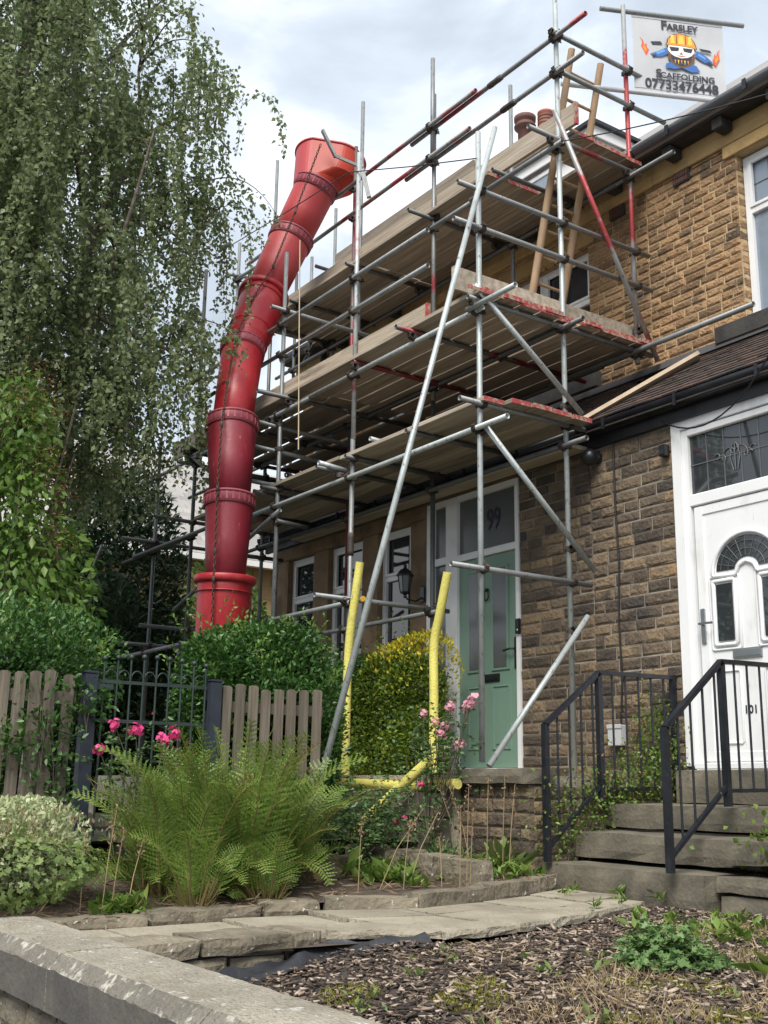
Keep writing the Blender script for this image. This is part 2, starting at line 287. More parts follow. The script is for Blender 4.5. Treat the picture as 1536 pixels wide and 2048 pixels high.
M['l_weed'] = leafmat('weed leaf', (.06, .12, .02), (.12, .20, .035), (.24, .31, .07), .32)
M['l_rag'] = leafmat('ragwort leaf', (.075, .15, .045), (.125, .22, .07), (.22, .32, .12), .3)
M['l_moss'] = leafmat('moss', (.10, .11, .015), (.17, .17, .025), (.28, .25, .05), .2)
M['l_dry'] = leafmat('dry stem', (.24, .165, .085), (.34, .25, .135), (.46, .36, .21), .2)
M['l_bract'] = leafmat('dead flower head', (.13, .085, .05), (.22, .15, .09), (.34, .25, .16), .2)
M['petal_m'] = leafmat('magenta petal', (.62, .03, .16), (.72, .06, .24), (.80, .14, .34), .3)
M['petal_p'] = leafmat('pink petal', (.68, .24, .33), (.74, .34, .42), (.80, .50, .55), .3)
M['l_red'] = leafmat('red creeper leaf', (.30, .02, .015), (.42, .035, .02), (.50, .07, .03), .3)
M['cable'] = PM('black cable', (.012, .012, .013), rough=.5)
M['terracotta'] = PM('terracotta pot', [(.3, (.28, .08, .045)), (.7, (.36, .12, .07))], scale=6, rough=.8, bump=.15)
M['potdark'] = PM('dark clay pot', [(.3, (.10, .045, .035)), (.7, (.16, .07, .055))], scale=6, rough=.7)
M['meter'] = PM('grey meter box', (.44, .45, .47), rough=.5)
M['rope'] = PM('pale rope', (.48, .40, .28), rough=.9)
# ------------------------------------------------------------------ shared piece makers
def chain(o):
    m = Matrix.Identity(4)
    while o is not None: m = o.matrix_basis @ m; o = o.parent
    return m
def inst(name, me, parent, Mw):
    o = bpy.data.objects.new(name, me); COL.objects.link(o)
    if parent is not None: o.parent = parent; o.matrix_basis = chain(parent).inverted() @ Mw
    else: o.matrix_basis = Mw
    return o
def TRS(loc, rot=(0, 0, 0), sc=(1, 1, 1)):
    from mathutils import Euler
    return Matrix.LocRotScale(Vector(loc), Euler(rot), Vector(sc))
def stone_data(rng, amp, dep=.05, nx=5, nz=4, lip=.006):
    xs = np.array([-.5, -.40, 0, .40, .5]) if nx == 5 else np.linspace(-.5, .5, nx)
    zs = np.array([-.5, -.30, .30, .5]) if nz == 4 else np.linspace(-.5, .5, nz)
    xs[1:-1] += rng.uniform(-.05, .05, nx-2); V = []
    tilt = rng.uniform(-.5, .5, 2)
    for j, z in enumerate(zs):
        for i, x in enumerate(xs):
            ed = i in (0, nx-1) or j in (0, nz-1)
            y = lip if ed else -amp*(.35+.65*rng.random())+amp*.5*(tilt[0]*x+tilt[1]*z)
            if ed: x = x*(1-.02*rng.random()); z2 = z*(1-.06*rng.random())
            else: z2 = z+rng.uniform(-.07, .07)
            V.append((x, y, z2))
    F = [(j*nx+i, j*nx+i+1, (j+1)*nx+i+1, (j+1)*nx+i) for j in range(nz-1) for i in range(nx-1)]
    ring = [i for i in range(nx)] + [j*nx+nx-1 for j in range(1, nz)] + [(nz-1)*nx+i for i in range(nx-2, -1, -1)] + [j*nx for j in range(nz-2, 0, -1)]
    b = len(V); V += [(V[i][0], dep, V[i][2]) for i in ring]
    n = len(ring); F += [(ring[k], b+k, b+(k+1) % n, ring[(k+1) % n]) for k in range(n)]
    return V, F
def stone_set(name, mat, k, amp, seed=1, **kw):
    rng = np.random.default_rng(seed); out = []
    for i in range(k):
        V, F = stone_data(rng, amp, **kw); mb = MB().add(V, F); out.append(mb.mesh(name, mat))
    return out
def lay(x0, x1, z0, z1, rh, wmin, wmax, holes=(), rng=random, jit=.0):
    out = []; z = z0
    while z < z1-1e-4:
        h = min(rh*rng.uniform(1-jit, 1+jit), z1-z)
        if z1-z-h < rh*.4: h = z1-z
        iv = [(x0, x1)]
        for (a, b, c, d) in holes:
            if z+h*.5 > c and z+h*.5 < d:
                nv = []
                for (p, q) in iv:
                    if b <= p or a >= q: nv.append((p, q)); continue
                    if a > p: nv.append((p, a))
                    if b < q: nv.append((b, q))
                iv = nv
        for (p, q) in iv:
            x = p; first = True
            while x < q-1e-3:
                w = rng.uniform(wmin, wmax)*(rng.uniform(.5, 1) if first else 1); first = False
                if q-x-w < wmin*.55: w = q-x
                out.append((x+w/2, z+h/2, w, h)); x += w
        z += h
    return out
def set_stones(parent, meshes, cells, y, gap, limit, name='stone', keyf=None, rng=random, stuffmat=None):
    """cells as separate parts, those past the limit joined into one part"""
    cells = sorted(cells, key=keyf) if keyf else cells
    for (x, z, w, h) in cells[:limit]:
        inst(name, rng.choice(meshes), parent, TRS((x, y+rng.uniform(-.006, .004), z), (0, 0, 0), (w-gap, 1, h-gap)))
    rest = cells[limit:]
    if rest:
        mb = MB()
        for (x, z, w, h) in rest:
            me = rng.choice(meshes)
            mb.add([(x+v.co.x*(w-gap), y+v.co.y, z+v.co.z*(h-gap)) for v in me.vertices], [tuple(p.vertices) for p in me.polygons])
        tag(mb.build('stonework', stuffmat, parent), kind='stuff')
def wall_face(x0, x1, z0, z1, y, holes, depth):
    xs = sorted({x0, x1, *[h[0] for h in holes], *[h[1] for h in holes]}); zs = sorted({z0, z1, *[h[2] for h in holes], *[h[3] for h in holes]})
    xs = [x for x in xs if x0 <= x <= x1]; zs = [z for z in zs if z0 <= z <= z1]; mb = MB()
    for a, b in zip(xs, xs[1:]):
        for c, d in zip(zs, zs[1:]):
            if any(h[0] < (a+b)/2 < h[1] and h[2] < (c+d)/2 < h[3] for h in holes): continue
            mb.poly([(a, y, c), (b, y, c), (b, y, d), (a, y, d)])
    for (a, b, c, d) in holes:
        e = y+depth
        mb.poly([(a, y, c), (a, y, d), (a, e, d), (a, e, c)]); mb.poly([(b, y, c), (b, e, c), (b, e, d), (b, y, d)])
        mb.poly([(a, y, d), (b, y, d), (b, e, d), (a, e, d)]); mb.poly([(a, y, c), (a, e, c), (b, e, c), (b, y, c)])
    return mb
def text_obj(name, body, size, mat, parent, Mw, bold=0.0, sx=1.0):
    cu = bpy.data.curves.new(name, 'FONT'); cu.body = body; cu.size = size; cu.align_x = 'CENTER'; cu.align_y = 'CENTER'; cu.offset = bold; cu.extrude = .0008
    cu.resolution_u = 3
    o = bpy.data.objects.new('tmp', cu); COL.objects.link(o); dg = bpy.context.evaluated_depsgraph_get(); dg.update()
    me = bpy.data.meshes.new_from_object(o.evaluated_get(dg)); bpy.data.objects.remove(o); bpy.data.curves.remove(cu)
    me.name = name; me.materials.clear(); me.materials.append(mat)
    for v in me.vertices: v.co.x *= sx
    return inst(name, me, parent, Mw)
YW, YU = 7.045, 7.95
FRONT = Matrix(((1, 0, 0, 0), (0, 0, -1, 0), (0, 1, 0, 0), (0, 0, 0, 1)))   # text plane facing -Y

# ------------------------------------------------------------------ ground and setting
pv = B(-200, 200, -300, 1.62, -1.9, -1.6).build('pavement', M['pavement']); tag(pv, 'tarmac pavement in front of the garden wall', None, None, 'structure')
gd = MB(); gd.poly([(-300, 1.6, -.98), (200, 1.6, -.98), (200, 300, -.98), (-300, 300, -.98)]); tag(gd.build('garden_ground', M['lawn']), kind='structure')
def sheet(name, mat, xs, ys, zf, kind='structure'):
    nx, ny = len(xs), len(ys); V = [(x, y, zf(x, y)) for y in ys for x in xs]
    F = [(j*nx+i, j*nx+i+1, (j+1)*nx+i+1, (j+1)*nx+i) for j in range(ny-1) for i in range(nx-1)]
    o = link(name, np_mesh(name, V, F, mat, True)); tag(o, kind=kind); return o
def bumpy(x, y, s=1.0): return (math.sin(x*7.1*s+y*3.3)*.4+math.sin(y*8.7*s-x*2.1)*.35+math.sin((x+y)*17*s)*.15)
def zmulch(x, y): return float(np.interp(y, [1.8, 2.6, 3.3, 5.7], [-.88, -.855, -.735, -.715]))+.018*bumpy(x, y)
KT = [(1.45, -5.88, -.685), (1.95, -5.86, -.68), (2.55, -5.78, -.66), (3.22, -5.80, -.64), (3.55, -5.70, -.62), (4.05, -5.46, -.59), (4.75, -5.62, -.575), (5.30, -5.80, -.56), (5.62, -5.98, -.56)]   # kerb line (y, x, top)
def zbed(x, y): return float(np.interp(y, [k[0] for k in KT], [k[2] for k in KT]))-.022+.11*min(1, max(0, (-6.0-x)/1.1))+.012*bumpy(x, y)*min(1, max(0, (-5.95-x)/.2))
sheet('mulch_ground', M['mulch'], np.linspace(-5.2, 1.0, 60), np.linspace(1.80, 5.78, 50), zmulch)
sheet('mulch_ground', M['mulch'], np.linspace(-4.76, 1.0, 40), np.linspace(5.78, 7.05, 16), lambda x, y: -.42+.02*bumpy(x, y))
_ys = np.linspace(1.2, 5.6, 60); _V = [(-7.3+u*(float(np.interp(y, [k[0] for k in KT], [k[1] for k in KT]))-.06+7.3), y) for y in _ys for u in np.linspace(0, 1, 30)]
_F = [(j*30+i, j*30+i+1, (j+1)*30+i+1, (j+1)*30+i) for j in range(59) for i in range(29)]
tag(link('flower_bed_ground', np_mesh('flower_bed_ground', [(x, y, zbed(x, y)) for x, y in _V], _F, M['soil'], True)), kind='structure')
sheet('neighbour_garden_ground', M['lawn'], np.linspace(-26, -7.22, 40), np.linspace(1.6, 5.5, 20), lambda x, y: -.38+.03*bumpy(x, y))
tag(B(-14.5, -6.98, 5.5, 7.1, -.9, .10).build('terrace', M['slab']), kind='structure')
tag(B(-6.98, -6.2, 5.76, 7.1, -.9, .10).build('terrace', M['slab']), kind='structure')
tag(B(-40, -13.9, 5.5, 14, -.9, -.2).build('yard_ground', M['slab']), kind='structure')

# ------------------------------------------------------------------ house pieces
UP = stone_set('stone', M['upstone'], 28, .011, 3, lip=.001); LOW = stone_set('stone', M['lowstone'], 28, .010, 5, lip=.001)
def pane(parent, x0, x1, z0, z1, y, mat): return B(x0, x1, y, y+.02, z0, z1).build('pane', mat, parent)
def frame_bars(x0, x1, z0, z1, y, w=.055, d=.07, bars=()):
    mb = MB()
    mb.box(x0, x0+w, y, y+d, z0, z1, bev=.006); mb.box(x1-w, x1, y, y+d, z0, z1, bev=.006)
    mb.box(x0+w, x1-w, y+.002, y+d, z0, z0+w, bev=.006); mb.box(x0+w, x1-w, y+.002, y+d, z1-w, z1, bev=.006)
    for k, v in bars:
        if k == 'h': mb.box(x0+w, x1-w, y+.002, y+d, v-w/2, v+w/2, bev=.006)
        else: mb.box(v-w/2, v+w/2, y+.004, y+d, z0+w, z1-w, bev=.006)
    return mb
def leads(parent, x0, x1, z0, z1, y, nx, nz):
    mb = MB()
    for i in range(1, nx): x = x0+(x1-x0)*i/nx; mb.box(x-.004, x+.004, y-.003, y+.002, z0, z1)
    for i in range(1, nz): z = z0+(z1-z0)*i/nz; mb.box(x0, x1, y-.004, y+.001, z-.004, z+.004)
    return mb.build('leading', M['lead'], parent)
def scroll(parent, cx, cz, s, y, mat):
    mb = MB()
    for sg in (-1, 1):
        for (r0, a0, a1, ox, oz) in ((.9, -.3, 2.6, .25, -.1), (.5, .2, 3.6, .75, -.25), (.55, -1.2, 1.2, .0, .25), (.35, .5, 4.2, 1.05, -.05)):
            pts = []
            for k in range(11):
                a = a0+(a1-a0)*k/10; r = r0*(1-.45*k/10); pts.append((cx+sg*s*(ox+r*math.cos(a)*.6), y, cz+s*(oz+r*math.sin(a)*.6)))
            mb.path(pts, .0045, 5)
    for k in (-1, 0, 1): mb.path([(cx+k*.12*s, y, cz-.9*s), (cx+k*.3*s, y, cz-.2*s), (cx+k*.1*s, y, cz+.5*s)], .0045, 5)
    return mb.build('scrollwork', mat, parent)

def roof_tiles(parent, x0, x1, rows, limit_x):
    """clay tiles of the lean-to, from the gutter up to the wall"""
    y0, z0, y1, z1 = 6.90, 3.165, 7.94, 3.90; L = math.hypot(y1-y0, z1-z0); ang = math.atan2(z1-z0, y1-y0)
    me = MB().box(-.080, .080, 0, .15, 0, .014).mesh('tile', M['tile']); rest = MB(); n = 0
    for r in range(rows):
        s = r*L/rows; y = y0+math.cos(ang)*s; z = z0+math.sin(ang)*s+.012
        k = int((x1-x0)/.165)
        for i in range(k):
            x = x0+(i+.5+(.5 if r % 2 else 0))*.165
            if x > x1-.05: continue
            m = TRS((x, y, z+random.uniform(-.002, .003)), (ang-.10+random.uniform(-.02, .02), random.uniform(-.02, .02), random.uniform(-.015, .015)))
            if x > limit_x and n < 298: inst('tile', me, parent, m); n += 1
            else: rest.add([m @ v.co for v in me.vertices], [tuple(p.vertices) for p in me.polygons])
    if rest.v: tag(rest.build('tiling', M['tile'], parent), kind='stuff')
def lean_to(house, x0, x1, limit_x):
    r = MB().add([(x0, 6.88, 3.14), (x1, 6.88, 3.14), (x1, 7.95, 3.895), (x0, 7.95, 3.895), (x0, 6.88, 3.08), (x1, 6.88, 3.08), (x1, 7.95, 3.08), (x0, 7.95, 3.08)],
                 [(0, 1, 2, 3), (7, 6, 5, 4), (4, 5, 1, 0), (1, 5, 6, 2), (2, 6, 7, 3), (3, 7, 4, 0)]).build('lean_to_roof', M['soffit'], house)
    roof_tiles(r, x0, x1, 12, limit_x)
    B(x0, x1, 7.86, 7.955, 3.895, 3.955).build('flashing', M['lead'], r)
    B(x0, x1, 6.995, 7.04, 2.97, 3.10).build('fascia', M['black'], house)
    g = MB(); n = 9; V = []
    for x in (x0, x1):
        for (rad) in (.062, .055):
            for k in range(n): a = math.pi+math.pi*k/(n-1); V.append((x, 6.925+rad*math.cos(a), 3.15+rad*1.35*math.sin(a)))
    F = []
    for k in range(n-1): F += [(k, 2*n+k, 2*n+k+1, k+1), (n+k, n+k+1, 3*n+k+1, 3*n+k), (k, k+1, n+k+1, n+k), (2*n+k, 3*n+k, 3*n+k+1, 2*n+k+1)]
    F += [(0, n, 3*n, 2*n), (n-1, 3*n-1, 4*n-1, 2*n-1)]
    gt = g.add(V, F, True).build('gutter', M['black'], house)
    for i in range(int((x1-x0)/.8)):
        x = x0+.35+.8*i; B(x-.014, x+.014, 6.856, 6.872, 3.055, 3.165).build('bracket', M['black'], gt)

def upvc_window(house, x0, x1, z0, z1, y, transom, mull=(), leaded=False, mat='glass'):
    w = empty('window', ((x0+x1)/2, y, z0)); w.parent = house; w.matrix_basis = chain(house).inverted() @ TRS(((x0+x1)/2, y, z0))
    bars = [('h', transom)]+[('v', m) for m in mull]
    frame_bars(x0, x1, z0, z1, y, .062, .07, bars).build('frame', M['upvc'], w)
    xs = [x0+.062]+[v for m in mull for v in (m-.031, m+.031)]+[x1-.062]
    for a, b in zip(xs[::2], xs[1::2]):
        pane(w, a, b, z0+.062, transom-.031, y+.035, M[mat]); pane(w, a, b, transom+.031, z1-.062, y+.035, M[mat if not leaded else 'blind'])
        frame_bars(a-.004, b+.004, transom+.027, z1-.058, y-.012, .035, .03).build('sash', M['upvc'], w)
        if leaded: leads(w, a, b, transom+.03, z1-.06, y+.033, 4, 2)
    return w

# ------------------------------------------------------------------ house number 99 (green door)
h99 = empty('terraced_house', (-10.3, YW, 0), 'stone terraced house with the green front door behind the scaffold', 'house')
HG99 = [(-12.6, -9.4, .55, 2.93), (-9.4, -7.93, .08, 2.95)]; HU99 = [(-9.35, -7.80, 4.15, 5.62), (-11.85, -10.3, 4.15, 5.62)]
w = wall_face(-12.75, -6.97, .05, 3.1, YW+.0055, HG99, .10); w.poly([(-12.75, YW+.0055, .05), (-12.75, YW+.0055, 3.1), (-12.75, 8, 3.1), (-12.75, 8, .05)])
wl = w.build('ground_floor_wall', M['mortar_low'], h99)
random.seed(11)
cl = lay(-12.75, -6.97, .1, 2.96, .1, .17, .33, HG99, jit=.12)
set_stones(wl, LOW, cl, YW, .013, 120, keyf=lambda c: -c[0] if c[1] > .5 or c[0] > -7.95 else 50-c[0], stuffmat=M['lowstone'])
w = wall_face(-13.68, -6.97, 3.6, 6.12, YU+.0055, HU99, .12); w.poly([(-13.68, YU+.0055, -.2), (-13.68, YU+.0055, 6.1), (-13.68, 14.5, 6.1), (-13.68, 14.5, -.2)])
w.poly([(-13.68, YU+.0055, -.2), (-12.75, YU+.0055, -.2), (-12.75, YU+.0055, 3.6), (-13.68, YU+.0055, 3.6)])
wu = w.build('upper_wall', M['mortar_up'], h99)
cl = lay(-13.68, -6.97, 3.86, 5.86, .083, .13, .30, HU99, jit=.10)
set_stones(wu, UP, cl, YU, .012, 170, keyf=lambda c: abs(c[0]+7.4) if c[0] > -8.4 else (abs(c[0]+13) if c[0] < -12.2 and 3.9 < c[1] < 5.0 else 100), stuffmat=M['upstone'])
def eaves(house, x0, x1, gm, corb):
    B(x0, x1, YU-.035, YU+.01, 5.865, 5.985, bev=.008).build('eaves_course', M['dressed_up'], house)
    B(x0, x1, 7.74, YU+.02, 6.085, 6.11).build('soffit', M['soffit'], house)
    B(x0, x1, YU-.012, YU+.011, 5.985, 6.085).build('frieze', M['dressed_up'], house)
    g = MB(); n = 8; V = []
    for x in (x0, x1):
        for rad in (.064, .057):
            for k in range(n): a = math.pi+math.pi*k/(n-1); V.append((x, 7.70+rad*math.cos(a), 6.19+rad*1.2*math.sin(a)))
    F = []
    for k in range(n-1): F += [(k, 2*n+k, 2*n+k+1, k+1), (n+k, n+k+1, 3*n+k+1, 3*n+k), (k, k+1, n+k+1, n+k), (2*n+k, 3*n+k, 3*n+k+1, 2*n+k+1)]
    F += [(0, n, 3*n, 2*n), (n-1, 3*n-1, 4*n-1, 2*n-1)]
    gt = g.add(V, F, True).build('gutter', gm, house)
    for i in range(int((x1-x0)/.9)): x = x0+.45+.9*i; B(x-.02, x+.02, 7.627, 7.64, 6.10, 6.205).build('clip', M['black'], gt)
    for x in corb: B(x-.055, x+.055, 7.755, YU-.04, 5.965, 6.084, bev=.012).build('corbel', M['soffit'], house)
eaves(h99, -13.9, -6.86, M['black'], [-7.3, -8.6, -9.9, -11.2, -12.5])
lean_to(h99, -12.9, -6.97, -8.1)
for (a, b, c, d) in HU99:
    upvc_window(h99, a+.01, b-.01, c+.01, d-.01, YU+.10, 5.05, [(a+b)/2])
    B(a-.18, b+.14, 7.86, YU+.13, c-.17, c+.008, bev=.008).build('window_sill', M['sill'], h99)
    B(a-.1, b+.1, YU-.02, YU+.011, d, d+.16, bev=.006).build('lintel', M['dressed_up'], h99)
for x in (-7.45, ):
    v = B(x, x+.20, YU-.028, YU, 5.735, 5.86).build('air_vent', M['sill'], h99)
    for i in range(6):
        for j in range(2): B(x+.016+i*.029, x+.034+i*.029, YU-.036, YU-.03, 5.748+j*.056, 5.792+j*.056).build('louvre', M['potdark'], v)
# mullioned bay
stn = [(-12.6, -12.33), (-11.70, -11.37), (-10.62, -10.31), (-9.68, -9.405)]
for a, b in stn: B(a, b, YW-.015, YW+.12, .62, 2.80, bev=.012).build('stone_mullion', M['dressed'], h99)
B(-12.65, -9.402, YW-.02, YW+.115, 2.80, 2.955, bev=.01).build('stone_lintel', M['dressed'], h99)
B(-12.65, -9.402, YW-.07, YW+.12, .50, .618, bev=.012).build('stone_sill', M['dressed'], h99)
for (_, a), (b, _) in zip(stn, stn[1:]): upvc_window(h99, a+.006, b-.006, .625, 2.795, YW+.055, 2.26)
# door set
d = empty('door', (-8.6, YW, .15)); d.parent = h99; d.matrix_basis = chain(h99).inverted() @ TRS((-8.6, YW, .15))
fr = MB()
for x0, x1, z0, z1 in ((-9.395, -9.285, .16, 2.94), (-9.065, -8.88, .16, 2.94), (-7.985, -7.935, .16, 2.94)): fr.box(x0, x1, YW-.012, YW+.07, z0, z1, bev=.006)
fr.box(-9.285, -9.065, YW-.008, YW+.07, 2.255, 2.33); fr.box(-8.88, -7.985, YW-.008, YW+.07, 2.245, 2.315, bev=.005); fr.box(-9.285, -9.065, YW-.008, YW+.07, 2.875, 2.94)
fr.box(-8.88, -7.985, YW-.008, YW+.07, 2.88, 2.94); fr.box(-9.285, -7.985, YW-.03, YW+.07, .13, .19, bev=.004)
fr.build('door_frame', M['upvc'], d)
B(-9.42, -7.91, YW-.006, YW+.05, 2.942, 3.0).build('head_board', M['dressed'], d)
B(-9.285, -9.065, YW+.03, YW+.05, 2.33, 2.875).build('pane', M['frost'], d); B(-9.285, -9.065, YW+.03, YW+.05, .19, 2.255).build('pane', M['frost'], d)
B(-8.88, -7.985, YW+.03, YW+.05, 2.315, 2.88).build('pane', M['frost'], d)
text_obj('house_number', '99', .30, M['ink'], d, TRS((-8.34, YW+.027, 2.60)) @ FRONT, .006, .72)
lf = MB().box(-8.875, -7.99, YW+.02, YW+.06, .195, 2.24, bev=.003).build('door_leaf', M['green'], d)
for x0, x1 in ((-8.735, -8.495), (-8.37, -8.115)):
    frame_bars(x0, x1, 1.10, 2.12, YW+.004, .030, .018).build('glazing_bead', M['green'], lf)
    B(x0+.03, x1-.03, YW+.0055, YW+.016, 1.13, 2.09).build('pane', M['frost'], lf)
    frame_bars(x0, x1, .36, .96, YW+.007, .016, .014).build('panel_moulding', M['green'], lf)
    B(x0+.05, x1-.05, YW+.010, YW+.021, .41, .91, bev=.004).build('raised_panel', M['green'], lf)
lb = B(-8.56, -8.26, YW+.004, YW+.021, 1.0, 1.075, bev=.004).build('letter_box', M['black'], lf); B(-8.53, -8.29, YW-.003, YW+.005, 1.015, 1.06, bev=.003).build('flap', M['black'], lb)
kn = MB(); kn.lathe([(0, -.01), (.018, -.01), (.018, .012), (0, .012)], 10, TRS((-8.43, YW+.005, 1.90), (math.pi/2, 0, 0)))
kn.path([(-8.43+.032*math.sin(a), YW-.005, 1.845+.055*math.cos(a)) for a in np.linspace(.3, 5.98, 13)], .007, 6); kn.build('knocker', M['black'], lf)
hd = B(-8.035, -8.0, YW+.005, YW+.021, 1.10, 1.40, bev=.004).build('handle_plate', M['black'], lf)
MB().path([(-8.018, YW+.005, 1.285), (-8.018, YW-.04, 1.285), (-8.06, YW-.045, 1.285), (-8.14, YW-.042, 1.275)], .010, 7).build('handle', M['black'], hd)
db = empty('doorbell', (-7.94, 7.0, 1.42), 'black video doorbell on the frame beside the green door', 'doorbell')
B(-7.965, -7.915, YW-.042, YW-.013, 1.415, 1.56, bev=.006).build('casing', M['black'], db); MB().lathe([(0, .004), (.014, .004), (.014, -.004)], 12, TRS((-7.94, YW-.043, 1.45), (math.pi/2, 0, 0))).build('button', M['chrome'], db)

# main roof, dormer, chimney
rf = MB().add([(-13.95, 7.70, 6.215), (-6.90, 7.70, 6.215), (-6.90, 11.0, 9.0), (-13.95, 11.0, 9.0), (-13.95, 7.70, 6.11), (-6.90, 7.70, 6.11), (-6.90, 14.4, 6.1), (-13.95, 14.4, 6.1)],
              [(0, 1, 2, 3), (4, 5, 1, 0), (2, 6, 7, 3), (1, 5, 6, 2), (0, 3, 7, 4), (4, 7, 6, 5)]).build('main_roof', M['slate'], h99)
dm = empty('dormer', (-9.3, 8.35, 6.4)); dm.parent = h99; dm.matrix_basis = chain(h99).inverted() @ TRS((-9.3, 8.35, 6.4))
B(-10.9, -8.06, 8.38, 10.8, 6.5, 7.28).build('dormer_wall', M['upvc'], dm)
for k in range(7): B(-8.058, -8.048, 8.4, 10.4, 6.62+k*.092, 6.705+k*.092).build('cladding_board', M['upvc'], dm)
B(-11.05, -7.95, 8.24, 10.9, 7.30, 7.345).build('dormer_roof', M['black'], dm); B(-11.0, -8.0, 8.29, 8.31, 7.17, 7.298).build('dormer_fascia', M['upvc'], dm)
B(-8.02, -8.0, 8.312, 10.8, 7.17, 7.298).build('dormer_fascia', M['upvc'], dm)
for a, b in ((-10.8, -9.75), (-9.68, -8.66)):
    B(a+.05, b-.05, 8.352, 8.37, 6.62, 7.08).build('pane', M['blind'], dm); frame_bars(a, b, 6.57, 7.13, 8.335, .06, .04, [('v', (a+b)/2)]).build('window_frame', M['upvc'], dm)
ch = empty('chimney', (-12, 11, 8.5)); ch.parent = h99; ch.matrix_basis = chain(h99).inverted() @ TRS((-12, 11, 8.5))
B(-12.35, -11.42, 10.7, 11.35, 8.6, 9.76, bev=.01).build('stack', M['dressed'], ch); B(-12.4, -11.38, 10.64, 11.41, 9.761, 9.84, bev=.01).build('chimney_cap', M['dressed'], ch)
MB().lathe([(.12, 9.84), (.12, 10.34), (.175, 10.37), (.18, 10.40), (.15, 10.43), (.145, 10.47), (.175, 10.49), (.18, 10.56), (.15, 10.58), (.13, 10.57)], 18, TRS((-12.1, 11, 0))).build('chimney_pot', M['potdark'], ch)
pt = MB().lathe([(.17, 9.84), (.15, 10.06), (.12, 10.14), (.12, 10.36), (.13, 10.37), (.13, 10.40), (.09, 10.40)], 18, TRS((-11.62, 11, 0))).build('chimney_pot', M['terracotta'], ch)
for k in range(3): MB().lathe([(.121, 10.17+k*.06), (.130, 10.18+k*.06), (.130, 10.20+k*.06), (.121, 10.21+k*.06)], 18, TRS((-11.62, 11, 0))).build('pot_ring', M['potdark'], pt)
# pipes at the far corner
MB().path([(-13.02, 7.88, -.1), (-13.02, 7.88, 6.05)], .045, 10).build('downpipe', M['soffit'], h99); MB().path([(-13.14, 7.86, 3.6), (-13.14, 7.86, 5.6)], .022, 8).build('waste_pipe', M['upvc'], h99)

# ------------------------------------------------------------------ house number 101 (white door)
h101 = empty('terraced_house', (-5.1, YW, 0), 'stone terraced house with the white front door numbered 101', 'house')
HG101 = [(-6.02, -4.70, .0, 2.985)]; HU101 = [(-5.88, -4.25, 4.08, 5.74)]
w = wall_face(-6.97, -3.0, -.75, 3.1, YW+.0055, HG101, .10); w.poly([(-3.0, YW+.0055, -.7), (-3.0, 12, -.7), (-3.0, 12, 3.1), (-3.0, YW+.0055, 3.1)]); wl = w.build('ground_floor_wall', M['mortar_low'], h101)
random.seed(21)
cl = lay(-6.97, -3.0, -.42, 2.96, .1, .17, .34, HG101, jit=.12)
set_stones(wl, LOW, cl, YW, .011, 150, keyf=lambda c: c[0], stuffmat=M['lowstone'])
w = wall_face(-6.97, -3.0, 3.6, 6.12, YU+.0055, HU101, .13); w.poly([(-3.0, YU+.0055, 3.1), (-3.0, 14, 3.1), (-3.0, 14, 6.1), (-3.0, YU+.0055, 6.1)]); wu = w.build('upper_wall', M['mortar_up'], h101)
cl = lay(-6.97, -3.0, 3.86, 5.86, .083, .13, .30, HU101, jit=.10)
set_stones(wu, UP, cl, YU, .012, 150, keyf=lambda c: c[0], stuffmat=M['upstone'])
me = stone_set('stone', M['upstone'], 6, .012, 31)
for k in range(14):
    z = 4.13+k*.115; inst('stone', me[k % 6], wu, TRS((-5.885, YU+.062, z), (0, 0, math.pi/2), (.125, 1, .108)))
eaves(h101, -6.855, -2.9, M['gutter'], [-6.52, -5.92, -5.32, -4.72, -4.1])
lean_to(h101, -6.97, -2.9, -9)
upvc_window(h101, -5.87, -4.26, 4.09, 5.73, YU+.09, 5.17, [-5.05], True, 'blind')
B(-6.15, -3.9, 7.845, YU+.14, 3.925, 4.088, bev=.008).build('window_sill', M['sill'], h101)
B(-6.0, -4.1, YU-.03, YU+.011, 5.74, 5.862, bev=.006).build('lintel', M['dressed_up'], h101)
v = B(-6.60, -6.40, YU-.028, YU, 5.735, 5.86).build('air_vent', M['sill'], h101)
for i in range(6):
    for j in range(2): B(-6.584+i*.029, -6.566+i*.029, YU-.036, YU-.03, 5.748+j*.056, 5.792+j*.056).build('louvre', M['potdark'], v)
rf = MB().add([(-6.88, 7.70, 6.215), (-2.8, 7.70, 6.215), (-2.8, 11.0, 9.0), (-6.88, 11.0, 9.0), (-6.88, 7.70, 6.11), (-2.8, 7.70, 6.11), (-2.8, 14.4, 6.1), (-6.88, 14.4, 6.1)],
              [(0, 1, 2, 3), (4, 5, 1, 0), (2, 6, 7, 3), (1, 5, 6, 2), (0, 3, 7, 4), (4, 7, 6, 5)]).build('main_roof', M['slate'], h101)
d = empty('door', (-5.4, YW, .15)); d.parent = h101; d.matrix_basis = chain(h101).inverted() @ TRS((-5.4, YW, .15))
fr = MB()
fr.box(-6.015, -5.925, YW-.016, YW+.07, .19, 2.985, bev=.005); fr.box(-5.923, -5.862, YW+.005, YW+.07, .19, 2.90, bev=.01); fr.box(-4.80, -4.705, YW-.016, YW+.07, .19, 2.985, bev=.005)
fr.box(-5.923, -4.80, YW-.014, YW+.07, 2.895, 2.984, bev=.005); fr.box(-5.862, -4.80, YW+.0, YW+.07, 2.83, 2.89, bev=.008); fr.box(-5.862, -4.80, YW+.0, YW+.07, 2.235, 2.335, bev=.008)
fr.box(-5.923, -4.80, YW-.03, YW+.07, .17, .215, bev=.004); fr.build('door_frame', M['upvc'], d)
B(-5.862, -4.80, YW+.035, YW+.05, 2.335, 2.83).build('pane', M['glass'], d)
